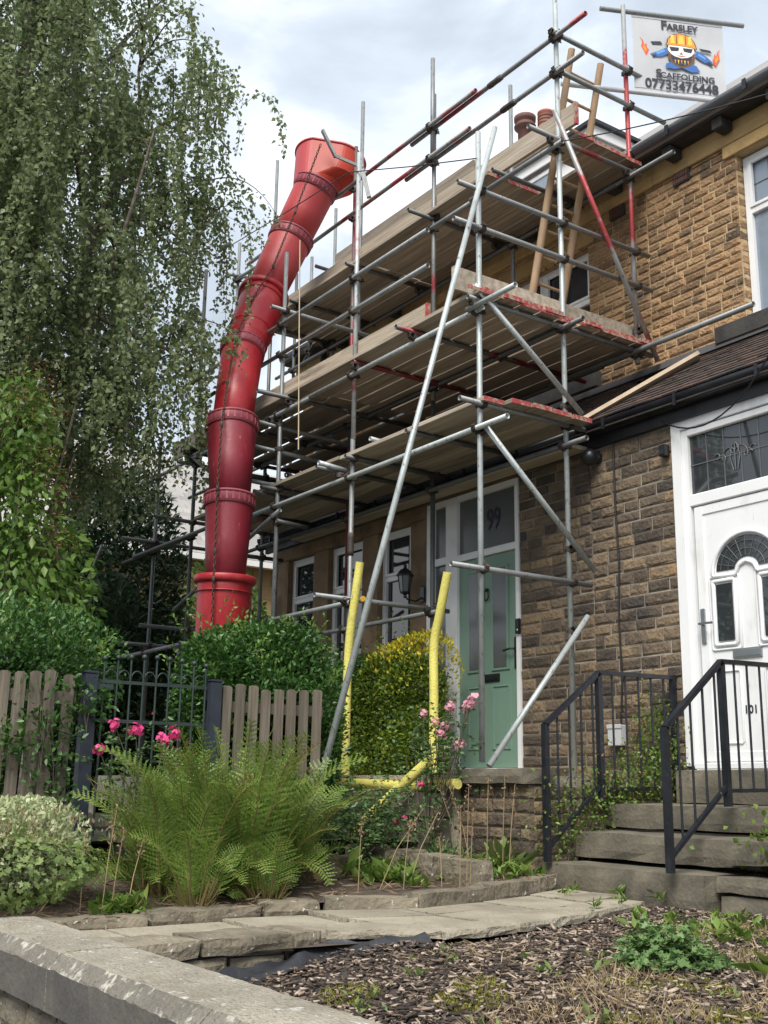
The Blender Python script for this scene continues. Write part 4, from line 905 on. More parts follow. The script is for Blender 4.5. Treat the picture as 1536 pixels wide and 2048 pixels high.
def section(zt, zb, r0, r1, mat, collar='rib', style=0):
    a = ax(zt); b = ax(zb-.10); d = (a-b); L = d.length; q = d.normalized().to_track_quat('Z', 'Y'); Mx = Matrix.Translation(b) @ q.to_matrix().to_4x4()
    if style == 0:
        pr = [(r1-.012, 0), (r1, 0), (r1+(r0-r1)*.45, L*.5), (r0-.012, L-.13), (r0, L-.03)]
        o = MB().lathe(pr+[(r0-.008, L-.03), (r1-.012, 0)], 32, Mx).build('chute_section', M[mat], ct)
        MB().lathe([(r0-.006, L-.028), (r0+.010, L-.028), (r0+.014, L-.012), (r0+.008, L), (r0-.006, L)], 32, Mx).build('rim', M[collar], o)
        cm = MB()
        for k in range(26):
            t = 2*math.pi*k/26; cm.box(-.009, .009, r0-.014, r0+.0075, L-.11, L-.03, Mx @ Matrix.Rotation(t, 4, 'Z'))
        tag(cm.build('collar_ribs', M[collar], o), kind='stuff')
        MB().lathe([(r0-.006, L-.135), (r0+.004, L-.13), (r0+.004, L-.03)], 32, Mx).build('collar', M[collar], o)
    else:
        pr = [(r1-.012, 0), (r1, 0), (r1+.01, .06), (r0-.03, L*.42), (r0-.02, L*.45), (r0-.01, L-.12), (r0, L-.02)]
        o = MB().lathe(pr+[(r0-.012, L-.02), (r1-.012, 0)], 36, Mx).build('chute_section', M[mat], ct)
        MB().lathe([(r0-.01, L-.075), (r0+.012, L-.075), (r0+.030, L-.055), (r0+.032, L-.01), (r0+.024, L), (r0-.01, L)], 36, Mx).build('rim', M[mat], o)
        for zz, e in ((L-.16, .006), (L*.40, -.022), (L*.25, -.036)): MB().lathe([(r0+e-.012, zz-.009), (r0+e+.006, zz), (r0+e-.012, zz+.009)], 36, Mx).build('hoop', M[mat], o)
        for k in range(8):
            t = 2*math.pi*k/8+.2; q2 = Mx @ Matrix.Rotation(t, 4, 'Z'); MB().path([q2 @ Vector((r0-.012, 0, L-.15)), q2 @ Vector((r0-.032, 0, L*.40))], .003, 4).build('seam', M[mat], o)
    return o
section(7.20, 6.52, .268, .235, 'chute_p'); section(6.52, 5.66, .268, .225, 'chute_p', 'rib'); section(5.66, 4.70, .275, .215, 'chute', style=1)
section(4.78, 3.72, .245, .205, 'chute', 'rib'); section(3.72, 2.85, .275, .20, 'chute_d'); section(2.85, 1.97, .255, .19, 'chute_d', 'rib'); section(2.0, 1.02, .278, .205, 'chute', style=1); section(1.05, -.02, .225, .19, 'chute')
# hopper head: a drum with an open trough on the platform side
a, b = Vector((-10.94, 6.46, 7.70)), ax(7.10); d = a-b; L = d.length; Mx = Matrix.Translation(b) @ d.normalized().to_track_quat('Z', 'Y').to_matrix().to_4x4()
tl = Mx.inverted().to_3x3() @ Vector((.66, .75, 0)); ta = math.atan2(tl.y, tl.x); n = 48
prof = [(.262, -.02, 0, 0), (.270, L*.10, .05, 0), (.274, L*.30, .24, .06), (.277, L*.65, .30, .12), (.280, L, .32, .17)]
def hop(p, k, o=0.0):
    r, z, ext, dr = p; t = ta+2*math.pi*(k+.5)/n; f = 1.0 if math.cos(t-ta) > 0 else 0.0; c = max(0, math.cos(t-ta))
    return Mx @ Vector(((r+o)*math.cos(t)+ext*f*math.cos(ta), (r+o)*math.sin(t)+ext*f*math.sin(ta), z-dr*(f*.55+.45*c)))
sel = [k for k in range(n) if math.cos(2*math.pi*(k+.5)/n) > -.02 or math.cos(2*math.pi*(k+1.5)/n) > -.02]
for nm, ks, mt_ in (('drum', [k for k in range(n) if k not in sel], 'chute_p'), ('scoop', sel, 'chute_o')):
    mb = MB()
    for p, q in zip(prof, prof[1:]):
        for k in ks: mb.add([hop(p, k), hop(p, k+1), hop(q, k+1), hop(q, k)], [(0, 1, 2, 3)], True); mb.add([hop(p, k, -.008), hop(q, k, -.008), hop(q, k+1, -.008), hop(p, k+1, -.008)], [(0, 1, 2, 3)], True)
    mb.build(nm, M[mt_], ct)
MB().path([hop(prof[-1], k) for k in range(n+1)], .018, 8, False).build('hopper_rim', M['chute_p'], ct)
br = MB(); br.obox((-10.42, 6.20, 7.68), (-10.36, 6.36, 7.35), .06, .03); br.obox((-10.36, 6.36, 7.36), (-10.02, 6.55, 7.10), .05, .03); br.obox((-10.05, 6.53, 7.14), (-9.98, 6.6, 6.72), .05, .05); br.build('support_frame', M['t_g'], ct)
# hanging chain down the side that faces the street
CH = [(-10.36, 6.14, 7.42), (-10.62, 5.98, 6.62), (-10.78, 5.80, 5.92), (-10.72, 5.52, 5.42), (-10.42, 5.18, 4.76), (-10.12, 4.96, 4.1), (-9.90, 4.81, 3.55), (-9.82, 4.76, 2.85), (-9.76, 4.74, 2.2), (-9.72, 4.72, 1.92), (-9.74, 4.74, 1.2)]
lk = MB().path([(.011*math.cos(t), 0, .026*math.sin(t)) for t in np.linspace(0, 2*math.pi, 11)], .0050, 5, False).mesh('chain_link', M['chain'])
P = [Vector(p) for p in CH]; tot = 0; j = 0; links = MB()
for p, q in zip(P, P[1:]):
    n = max(1, int((q-p).length/.040)); dq = (q-p).normalized().to_track_quat('Z', 'Y').to_matrix().to_4x4()
    for k in range(n): inst('chain_link', lk, ct, Matrix.Translation(p.lerp(q, k/n)) @ dq @ Matrix.Rotation((j % 2)*math.pi/2+.5, 4, 'Z')); j += 1
for p in CH[1:-1]: MB().lathe([(0, -.035), (.014, -.028), (.017, 0), (.014, .028), (0, .035)], 8, Matrix.Translation(p)).build('chain_hook', M['coupler'], ct)
# ------------------------------------------------------------------ steps and railings
def rough_block(x0, x1, y0, y1, z0, z1, amp=.006, n=(7, 3, 3), bev=.012, seed=0):
    """stone block with slightly uneven faces"""
    rng = np.random.default_rng(seed+int(abs(x0*91+y0*37+z0*13)*10)); mb = MB()
    nx, ny, nz = n; idx = {}
    def vid(i, j, k):
        key = (i, j, k)
        if key not in idx:
            p = np.array([x0+(x1-x0)*i/nx, y0+(y1-y0)*j/ny, z0+(z1-z0)*k/nz]); c = np.array([(x0+x1)/2, (y0+y1)/2, (z0+z1)/2])
            e = (i in (0, nx))+(j in (0, ny))+(k in (0, nz))
            if e >= 2: p = p+np.sign(c-p)*bev*rng.uniform(.2, 1.0)*np.array([i in (0, nx), j in (0, ny), k in (0, nz)])
            p = p+rng.normal(0, amp*.5, 3); idx[key] = len(mb.v); mb.v.append(tuple(p))
        return idx[key]
    def q(*a): mb.f.append(tuple(vid(*t) for t in a)); mb.sm.append(False)
    for i in range(nx):
        for j in range(ny): q((i, j, nz), (i+1, j, nz), (i+1, j+1, nz), (i, j+1, nz)); q((i, j, 0), (i, j+1, 0), (i+1, j+1, 0), (i+1, j, 0))
        for k in range(nz): q((i, 0, k), (i+1, 0, k), (i+1, 0, k+1), (i, 0, k+1)); q((i, ny, k), (i, ny, k+1), (i+1, ny, k+1), (i+1, ny, k))
    for j in range(ny):
        for k in range(nz): q((0, j, k), (0, j, k+1), (0, j+1, k+1), (0, j+1, k)); q((nx, j, k), (nx, j+1, k), (nx, j+1, k+1), (nx, j, k+1))
    return mb
st = empty('stone_steps', (-5.5, 6.2, -.7), 'three worn stone steps between black railings up to the white door', 'steps')
for x0, x1, y0, y1, z0, z1 in ((-6.20, -4.2, 6.295, 7.0, -.262, -.087), (-6.20, -4.55, 5.94, 6.60, -.465, -.285), (-6.20, -4.76, 5.665, 6.30, -.72, -.488)):
    rough_block(x0, x1, y0, y1, z0, z1, .005, (9, 4, 3)).build('step', M['step'], st)
rough_block(-6.18, -4.5, 6.32, 7.02, -.72, -.264, .003, (3, 2, 2)).build('core', M['step'], st)
rough_block(-6.03, -4.68, 6.90, 7.10, -.09, .165, .003, (8, 2, 2)).build('threshold', M['step'], st)
def railing(X, ya, yb, yc, za, zb, label, g0a, g0b):
    r = empty('hand_railing', (X, ya, g0a), label, 'railing'); t = .042
    MB().obox((X, ya, za), (X, yb, zb), t, t*.75, (0, -.6, 1)).build('sloped_top_rail', M['iron'], r)
    MB().obox((X, yb-.01, zb), (X, yc, zb+.018), t, t*.75).build('level_top_rail', M['iron'], r)
    B(X-t/2, X+t/2, ya-t/2, ya+t/2, g0a, za+.004).build('post', M['iron'], r); B(X-t/2, X+t/2, yb-t/2, yb+t/2, g0b, zb-.012).build('post', M['iron'], r)
    if yc < 7.03: B(X-t/2, X+t/2, yc-t, yc, g0b, zb).build('post', M['iron'], r)
    else: B(X-t/2, X+t/2, yc-t-.01, yc-.012, g0b+.06, zb+.002).build('post', M['iron'], r)
    lo = .10
    MB().obox((X, ya+.02, g0a+lo), (X, yb-.02, g0b+lo+.02), t*.7, t*.6, (0, -.6, 1)).build('sloped_bottom_rail', M['iron'], r)
    MB().obox((X, yb, g0b+.10), (X, yc-.02, g0b+.115), t*.7, t*.6).build('level_bottom_rail', M['iron'], r)
    n = 4
    for k in range(1, n+1):
        f = k/(n+.6); y = ya+(yb-ya)*f; z0 = g0a+lo+(g0b+.02-g0a)*f; z1 = za+(zb-za)*f; MB().path([(X, y, z0), (X, y, z1)], .0085, 7).build('baluster', M['iron'], r)
    n = 5
    for k in range(1, n+1):
        y = yb+(yc-yb)*k/(n+1); MB().path([(X, y, g0b+.105), (X, y, zb+.005)], .0085, 7).build('baluster', M['iron'], r)
railing(-6.10, 5.635, 6.185, 7.04, .455, .862, 'black iron railing against the stone wall beside the climber', -.488, -.09)
railing(-4.95, 5.59, 6.17, 6.98, .392, .852, 'black iron railing in front of the white door', -.488, -.09)

# ------------------------------------------------------------------ walls of the garden
KB = stone_set('stone', M['kerbstone'], 8, .018, 51)
tw = empty('terrace_wall', (-6.6, 5.55, -.5), 'low stone retaining wall with flat coping under the leaning scaffold foot', 'wall')
rough_block(-6.98, -6.17, 5.48, 5.80, .035, .15, .004, (6, 2, 2)).build('coping', M['step'], tw)
B(-6.97, -6.215, 5.57, 5.78, -.6, .034).build('core', M['mortar_low'], tw)
random.seed(8)
for (x, z, w_, h_) in lay(-6.97, -6.19, -.55, .03, .095, .15, .30, jit=.15): inst('stone', random.choice(LOW), tw, TRS((x, 5.555, z), (0, 0, 0), (w_-.01, 1, h_-.01)))
for (x, z, w_, h_) in lay(5.56, 5.80, -.55, .03, .095, .12, .25): inst('stone', random.choice(LOW), tw, TRS((-6.975, x, z), (0, 0, -math.pi/2), (w_-.01, 1, h_-.01)))
for (x, z, w_, h_) in lay(5.60, 7.0, -.55, .03, .095, .15, .28): inst('stone', random.choice(LOW), tw, TRS((-6.196, x, z), (0, 0, math.pi/2), (w_-.01, 1, h_-.01)))
es = empty('entry_step', (-7.5, 5.3, -.3), 'broad dark stone step below the yellow foam tube', 'step')
rough_block(-8.3, -7.0, 5.30, 5.62, -.215, -.03, .004, (8, 2, 2)).build('tread', M['step'], es); rough_block(-8.3, -7.02, 5.34, 5.6, -.55, -.22, .004, (6, 2, 2)).build('riser', M['step'], es)
lw = empty('low_garden_wall', (-6.8, 4.7, -.6), 'low lichen-spotted stone edging half hidden by the low rose and dry stalks', 'wall')
for k in range(4): rough_block(-7.15+k*.33, -6.84+k*.33, 4.62+.03*k, 4.86+.03*k, -.62, -.40-.015*k, .008, (4, 3, 2), seed=k).build('stone', M['kerbstone'], lw)

# flower bed kerb, path slabs, path edging
kt = KT
kb = empty('flower_bed_kerb', (-5.8, 3.5, -.8), 'lichen-spotted stone kerb along the front of the fern bed', 'kerb')
for i, ((y0, x0, z0), (y1, x1, z1)) in enumerate(zip(kt, kt[1:])):
    p = Vector((x0, y0, 0)); q = Vector((x1, y1, 0)); L = (q-p).length; m = Matrix.Translation(p) @ Matrix.Rotation(math.atan2(q.y-p.y, q.x-p.x), 4, 'Z')
    mb = rough_block(.006, L-.006, 0, .26 if i < 4 else .16, min(z0, z1)-(.085 if i < 4 else .16), (z0+z1)/2, .006, (5, 2, 2), seed=i); mb.v = [tuple(m @ Vector(v)) for v in mb.v]; mb.build('kerb_stone', M['kerbstone'], kb)
    if i < 4:
        x = 0.0; rng = random.Random(i)
        while x < L-.03:
            w_ = min(rng.uniform(.12, .24), L-x); inst('stone', rng.choice(KB), kb, m @ TRS((x+w_/2, .04, min(z0, z1)-.175), (0, 0, 0), (w_-.015, 1, .15))); x += w_
        mb = MB().box(.0, L, .07, .25, -1.0, min(z0, z1)-.09, m).build('core', M['mortar_low'], kb)
pe = [(1.86, -4.74, -.66), (2.85, -4.81, -.66), (3.04, -4.86, -.66), (3.53, -4.56, -.665), (4.05, -4.60, -.66), (4.86, -4.83, -.655), (5.55, -5.12, -.65)]
ed = empty('path_edging', (-4.8, 3.5, -.9), 'stone edging and low dry wall between the garden path and the bark bed', 'wall')
for i, ((y0, x0, z0), (y1, x1, z1)) in enumerate(zip(pe, pe[1:])):
    p = Vector((x0, y0, 0)); q = Vector((x1, y1, 0)); L = (q-p).length; m = Matrix.Translation(p) @ Matrix.Rotation(math.atan2(q.y-p.y, q.x-p.x), 4, 'Z')
    k = max(1, round(L/.5))
    for s in range(k):
        mb = rough_block(L*s/k+.004, L*(s+1)/k-.004, 0, .30, z0-(.085 if i < 2 else .055), z0+.002*s, .003, (5, 2, 2), bev=.012, seed=i*7+s); mb.v = [tuple(m @ Vector(v)) for v in mb.v]; mb.build('edging_stone', M['kerbstone'] if i < 2 else M['slab'], ed)
    x = 0.0; rng = random.Random(i+40)
    while x < L-.02:
        w_ = min(rng.uniform(.14, .34), L-x); inst('stone', rng.choice(KB), ed, m @ TRS((x+w_/2, .045+rng.uniform(-.015, .02), z0-.15), (0, rng.uniform(-.05, .05), 0), (w_-.02, 1, rng.uniform(.10, .13)))); x += w_
    MB().box(0, L, .09, .29, -1.0, z0-.09, m).build('core', M['mortar_low'], ed)
pth = MB(); pth.poly([(-4.9, 1.5, -.74), (-4.7, 4.0, -.72), (-5.2, 6.0, -.70), (-6.2, 6.0, -.70), (-5.5, 4.0, -.72), (-5.95, 1.5, -.75)]); pth = tag(pth.build('garden_path', M['soil']), kind='structure')
sl = [(1.6, 2.3), (2.3, 2.95), (2.95, 3.45), (3.45, 3.95), (3.95, 4.6), (4.6, 5.12), (5.12, 5.66)]
def xe(y, tab, off): return float(np.interp(y, [t[0] for t in tab], [t[1] for t in tab]))+off
for i, (y0, y1) in enumerate(sl):
    ya, yb = y0+.008, y1-.008; z = float(np.interp((y0+y1)/2, [1.5, 3, 3.6, 5.7], [-.725, -.715, -.675, -.655])); parts = 2 if y0 > 3.4 else 1
    for s in range(parts):
        def edge(y, f): a = xe(y, pe, -.285 if y < 3.4 else -.285); b = xe(y, kt, .015); return a+(b-a)*f
        f0, f1 = (s/parts+.006, (s+1)/parts-.006); P = [(edge(ya, f1), ya), (edge(ya, f0), ya), (edge(yb, f0), yb), (edge(yb, f1), yb)]
        mb = MB().add([(x, y, z-.05) for x, y in P]+[(x, y, z+random.uniform(-.004, .004)) for x, y in P], [(3, 2, 1, 0), (4, 5, 6, 7), (0, 1, 5, 4), (1, 2, 6, 5), (2, 3, 7, 6), (3, 0, 4, 7)]); mb.build('paving_slab', M['slab'], pth)
# front boundary wall with chamfered coping
fw = empty('front_garden_wall', (-3, 1.6, -1.6), 'low stone boundary wall with chamfered coping in the near corner', 'wall')
cpx = [-5.42, -4.25, -3.02, -1.8, -.5, .8]
for i, (a, b) in enumerate(zip(cpx, cpx[1:])):
    n = 44; V = []; rng = np.random.default_rng(i); dent = 0.0
    pr = [(1.83, -.80), (1.83, -.615), (1.815, -.60), (1.70, -.595), (1.55, -.60), (1.53, -.603), (1.485, -.645), (1.48, -.652), (1.485, -.795)]
    for k in range(n+1):
        x = a+.003+(b-a-.006)*k/n
        dent = dent*.55+(rng.uniform(.006, .022) if rng.random() < .10 else 0)
        for j, (y, z) in enumerate(pr):
            e_ = dent if j in (4, 5, 6, 7) else 0
            V.append((x, y+rng.normal(0, .0011)+e_*.6, z+rng.normal(0, .0009)-e_*(.35 if j < 6 else -.2)))
    m_ = len(pr); F = [(k*m_+j, k*m_+j+1, (k+1)*m_+j+1, (k+1)*m_+j) for k in range(n) for j in range(m_-1)]+[(k*m_+m_-1, k*m_, (k+1)*m_, (k+1)*m_+m_-1) for k in range(n)]
    F += [tuple(range(m_))[::-1], tuple(n*m_+j for j in range(m_))]
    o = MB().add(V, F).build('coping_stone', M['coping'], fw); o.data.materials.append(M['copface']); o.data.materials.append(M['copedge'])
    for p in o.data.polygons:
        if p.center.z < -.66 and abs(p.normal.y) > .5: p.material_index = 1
        elif p.center.y < 1.525: p.material_index = 2  # front edge takes a tone between the pale top and the dark face
B(-5.40, .8, 1.56, 1.80, -1.6, -.801).build('core', M['mortar_low'], fw)
random.seed(77); FWS = stone_set('stone', M['kerbstone'], 8, .022, 61)
for (x, z, w_, h_) in lay(-5.40, .8, -1.58, -.81, .125, .2, .36, jit=.15): inst('stone', random.choice(FWS), fw, TRS((x, 1.545, z), (0, 0, 0), (w_-.018, 1, h_-.018)))
rw = empty('planter_wall', (-4.4, 5.8, -.7), 'grey stone edging running off from the bottom step', 'wall')
for x in (-4.75, -4.18, -3.6, -3.0, -2.4):
    rough_block(x, x+.56, 5.75, 5.93, -.595, -.49, .005, (5, 2, 2)).build('stone', M['step'], rw); rough_block(x+.02, x+.57, 5.765, 5.93, -.86, -.60, .005, (5, 2, 2)).build('stone', M['step'], rw)

# ------------------------------------------------------------------ fence, gate
def fence(y0, n, sp, label, ztop, wid=.070):
    f = empty('palisade_fence', (-7.2, y0, -.35), label, 'fence'); rng = random.Random(int(y0*10))
    for k in range(n):
        y = y0+k*sp; dz = rng.uniform(-.015, .015); t = rng.uniform(-.012, .012)
        V = [(-7.19, y, -.37), (-7.19, y+wid, -.37), (-7.19, y+wid+t, ztop+dz-.012), (-7.19, y+wid-.018+t, ztop+dz), (-7.19, y+.018+t, ztop+dz), (-7.19, y+t, ztop+dz-.012)]
        U = [(x-.02, y_, z) for x, y_, z in V]; F = [(0, 1, 2, 3, 4, 5), (11, 10, 9, 8, 7, 6)]+[(i, i+6, (i+1) % 6+6, (i+1) % 6) for i in range(6)]
        MB().add(V+U, F).build('slat', M['fence'], f)
    for z in (-.15, .50): B(-7.26, -7.212, y0-.1, y0+n*sp, z, z+.075).build('rail', M['fence'], f)
    return f
fence(1.22, 13, .1035, 'weathered grey picket fence under the privet on the far left of the gate', .695)
fence(3.60, 8, .106, 'weathered grey picket fence between the gate post and the scaffold foam', .685)
gp1 = empty('gate_post', (-7.2, 2.7, -.4), 'dark blue post at the hinge side beside the longer picket fence', 'post'); B(-7.24, -7.16, 2.60, 2.685, -.5, .70, bev=.006).build('shaft', M['slatepost'], gp1); B(-7.245, -7.155, 2.595, 2.69, .701, .715).build('cap', M['slatepost'], gp1); B(-7.225, -7.175, 2.69, 2.80, .60, .635).build('hinge', M['gate'], gp1)
gp2 = empty('gate_post', (-7.2, 3.55, -.4), 'dark blue post beside the shorter picket fence under the privet', 'post'); B(-7.24, -7.16, 3.50, 3.585, -.5, .70, bev=.006).build('shaft', M['slatepost'], gp2); B(-7.245, -7.155, 3.495, 3.59, .701, .715).build('cap', M['slatepost'], gp2)
gt = empty('iron_gate', (-7.2, 3.1, -.4), 'dark iron gate of slim bars with ball finials between two blue posts', 'gate')
for z in (.655, .40, -.28): MB().obox((-7.2, 2.70, z), (-7.2, 3.49, z), .012, .022).build('rail', M['gate'], gt)
for k in range(9):
    y = 2.74+k*.092; h = .79+.03*math.sin(k/8*math.pi)
    p = MB().path([(-7.2, y, -.33), (-7.2, y, h)], .0075, 7).build('bar', M['gate'], gt); MB().lathe([(0, -.02), (.014, -.014), (.02, 0), (.014, .014), (0, .02)], 9, TRS((-7.2, y, h+.015))).build('finial', M['gate'], p)
    if k < 8: MB().path([(-7.2, y+.046+.046*math.cos(a), .66+.075*math.sin(a)) for a in np.linspace(0, math.pi, 9)], .005, 5).build('hoop', M['gate'], gt)

# ------------------------------------------------------------------ wall fittings and cables
ln = empty('wall_lantern', (-9.47, 6.9, 1.9), 'black carriage lantern on the stone pier by the green door', 'lantern')
X, Y0 = -9.50, 6.83
B(X-.03+.05, X+.09, YW-.035, YW-.016, 1.90, 2.07, bev=.008).build('back_plate', M['black'], ln)
MB().path([(X+.05, YW-.03, 1.95), (X+.06, YW-.12, 1.90), (X+.02, YW-.2, 1.92), (X, Y0, 1.975)], .010, 7).build('arm', M['black'], ln)
MB().lathe([(0, 1.93), (.02, 1.94), (.012, 1.965), (.05, 1.985), (.055, 1.998), (0, 1.998)], 6, TRS((X, Y0, 0)), False).build('base', M['black'], ln)
MB().lathe([(.05, 2.0), (.075, 2.165)], 6, TRS((X, Y0, 0)), False).build('glass', M['frost'], ln)
for k in range(6):
    a = k*math.pi/3; MB().path([(X+.051*math.cos(a), Y0+.051*math.sin(a), 1.998), (X+.077*math.cos(a), Y0+.077*math.sin(a), 2.167)], .005, 5).build('bar', M['black'], ln)
MB().lathe([(.095, 2.165), (.092, 2.18), (.05, 2.235), (.02, 2.25), (.014, 2.275), (.02, 2.285), (0, 2.30)], 6, TRS((X, Y0, 0)), False).build('roof', M['black'], ln)
cm = empty('dome_camera', (-6.85, 6.95, 2.86), 'round black dome camera under the gutter between the two front doors', 'camera')
MB().lathe([(.05, 0), (.05, -.04), (.035, -.05), (.035, -.075)], 14, TRS((-6.86, YW-.005, 2.875), (math.pi/2, 0, 0)) @ Matrix.Rotation(math.pi, 4, 'X')).build('mount', M['black'], cm)
MB().lathe([(.075*math.sin(a), .075*math.cos(a)) for a in np.linspace(0, math.pi, 12)], 18, TRS((-6.86, 6.93, 2.87))).build('dome', M['black'], cm)
MB().path([(-6.93, 6.99, 2.87), (-6.95, 7.0, 2.80), (-6.94, YW-.02, 2.70)], .006, 5).build('lead_cable', M['cable'], cm)
sn = empty('wall_sensor', (-6.06, 7.0, 2.74), 'small black sensor box beside the white door frame', 'sensor'); B(-6.10, -6.035, YW-.075, YW-.018, 2.70, 2.80, bev=.006).build('casing', M['black'], sn); B(-6.09, -6.045, YW-.083, YW-.077, 2.715, 2.75).build('lens', M['glass'], sn)
mt = empty('meter_box', (-6.7, 7.0, .36), 'small pale grey box low on the wall behind the railing', 'meter box'); B(-6.785, -6.635, YW-.075, YW-.012, .36, .53, bev=.006).build('casing', M['meter'], mt); B(-6.79, -6.63, YW-.082, YW-.072, .50, .535, bev=.003).build('lid', M['meter'], mt)
tag(MB().path([(-6.66, YW-.022, 2.98), (-6.655, YW-.026, 2.4), (-6.64, YW-.022, 1.9), (-6.66, YW-.028, 1.4), (-6.65, YW-.022, .9), (-6.68, YW-.026, .54)], .008, 6).build('wall_cable', M['cable']), 'black cable running down the stone wall to the pale meter box', 'cable')
def sag(a, b, s, n=16): return [Vector(a).lerp(Vector(b), k/n)-Vector((0, 0, s*4*(k/n)*(1-k/n))) for k in range(n+1)]
tag(MB().path(sag((-6.06, 6.98, 3.0), (-4.3, 6.5, 3.5), .42), .007, 6).build('loose_cable', M['cable']), 'black cable drooping across the glass above the white door', 'cable')
tag(MB().path(sag((-6.86, 6.60, 5.87), (-3.3, 6.3, 4.62), .06), .006, 5).build('overhead_wire', M['cable']), 'thin black wire stretched from the scaffold past the grey gutter', 'wire')
# ------------------------------------------------------------------ foliage makers
def unit(v): return v/np.maximum(np.linalg.norm(v, axis=-1, keepdims=True), 1e-9)
def leaf_arrays(P, D, Ln, Wd, rng, fold=.2, up=None, wide=.45):
    P = np.asarray(P, float); D = unit(np.asarray(D, float)); n = len(P); R = rng.normal(size=(n, 3))
    if up is not None: R = R*(1-up)+np.array([0, 0, 1.6])*up
    N = unit(R-(R*D).sum(1, keepdims=True)*D); S = np.cross(D, N); Ln = np.broadcast_to(Ln, n)[:, None]; Wd = np.broadcast_to(Wd, n)[:, None]
    m = P+D*Ln*wide; V = np.empty((n, 4, 3)); V[:, 0] = P; V[:, 1] = m+S*Wd*.5+N*Wd*fold; V[:, 2] = P+D*Ln-N*Wd*fold*.4; V[:, 3] = m-S*Wd*.5+N*Wd*fold
    F = (np.arange(n)*4)[:, None, None]+np.array([[0, 1, 2], [0, 2, 3]])[None]
    return V.reshape(-1, 3), F.reshape(-1, 3)
def leaves(name, P, D, Ln, Wd, mat, parent, rng, **k):
    V, F = leaf_arrays(P, D, Ln, Wd, rng, **k); return link(name, np_mesh(name, V, F, mat), parent)
def lump(dirs, rng, k=9, amp=.18):
    c = unit(rng.normal(size=(k, 3))); a = rng.uniform(-amp, amp, k); return 1+(np.exp(-((1-dirs@c.T)*5))*a).sum(1)
def blob(c, r, n, rng, e=2.0, shell=.62, amp=.2):
    """points and outward directions in a lumpy superellipsoid, denser near its surface"""
    d = unit(rng.normal(size=(n, 3))); q = (np.abs(d)**e).sum(1)**(-1/e); rad = lump(d, rng, 14, amp)*q*(shell+(1-shell)*rng.random(n)**.6)
    return np.array(c)+d*rad[:, None]*np.array(r), unit(d/np.array(r))
def bush(name, label, cat, c, r, n, ln, wd, mat, rng, e=2.4, tips=None, core=True, base=None, amp=.2, group=None, up=.35, stems=True, coremat=None, more=()):
    b = empty(name, (c[0], c[1], base if base is not None else c[2]-r[2]), label, cat, group)
    P, O = blob(c, r, int(n*1.25), rng, e, .5, amp)
    for (c2, r2, f2) in more: P2, O2 = blob(c2, r2, int(n*1.25*f2), rng, 2.4, .5, .45); P = np.concatenate([P, P2]); O = np.concatenate([O, O2])
    n = len(P); D = unit(O*.7+rng.normal(size=(n, 3))*.65+np.array([0, 0, .25])); s = rng.uniform(.7, 1.25, n)
    leaves('foliage', P, D, ln*s, wd*s, mat, b, rng, up=up)
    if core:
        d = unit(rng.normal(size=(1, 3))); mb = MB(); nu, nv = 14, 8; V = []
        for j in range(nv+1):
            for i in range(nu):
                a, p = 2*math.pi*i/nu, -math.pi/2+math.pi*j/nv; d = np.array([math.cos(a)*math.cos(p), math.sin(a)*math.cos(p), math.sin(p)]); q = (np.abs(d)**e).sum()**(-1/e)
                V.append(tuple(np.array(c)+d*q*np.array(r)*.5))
        mb.add(V, [(j*nu+i, j*nu+(i+1) % nu, (j+1)*nu+(i+1) % nu, (j+1)*nu+i) for j in range(nv) for i in range(nu)], True); mb.build('filler_core', coremat or M['l_conifer'], b)  # solid filler core; its dark default colour stands in for the shaded inside
    if stems:
        mb = MB(); z0 = base if base is not None else c[2]-r[2]
        for k in range(6):
            p = np.array(c)+rng.normal(size=3)*np.array(r)*.35; mb.path([(c[0]+rng.normal()*.12*r[0], c[1]+rng.normal()*.12*r[1], z0-.05), tuple((np.array([c[0], c[1], z0])+p)/2), tuple(p)], [.018, .012, .005], 5)
        mb.build('stems', M['greytwig'], b)
    if tips:                                    # upright young shoots standing proud of the outline
        tn, tl, tm = tips; tP, tO = blob(c, r, tn, rng, e, 1.0, amp)
        for (c2, r2, f2) in more: P2, O2 = blob(c2, r2, int(tn*f2), rng, 2.4, 1.0, .45); tP = np.concatenate([tP, P2]); tO = np.concatenate([tO, O2])
        k = tO[:, 2] > -.1; tP, tO = tP[k], tO[k]; Q = []; DD = []
        for p, o in zip(tP, tO):
            dd = unit(o*.5+np.array([0, 0, .8])+rng.normal(size=3)*.3)
            for t in np.linspace(0, 1, 7): Q.append(p+dd*tl*t*rng.uniform(.8, 1.1)); DD.append(unit(dd*.8+rng.normal(size=3)*.6))
        tag(leaves('young_shoots', Q, DD, ln*.85, wd*.8, tm, b, rng, up=.3), kind='stuff')
    return b

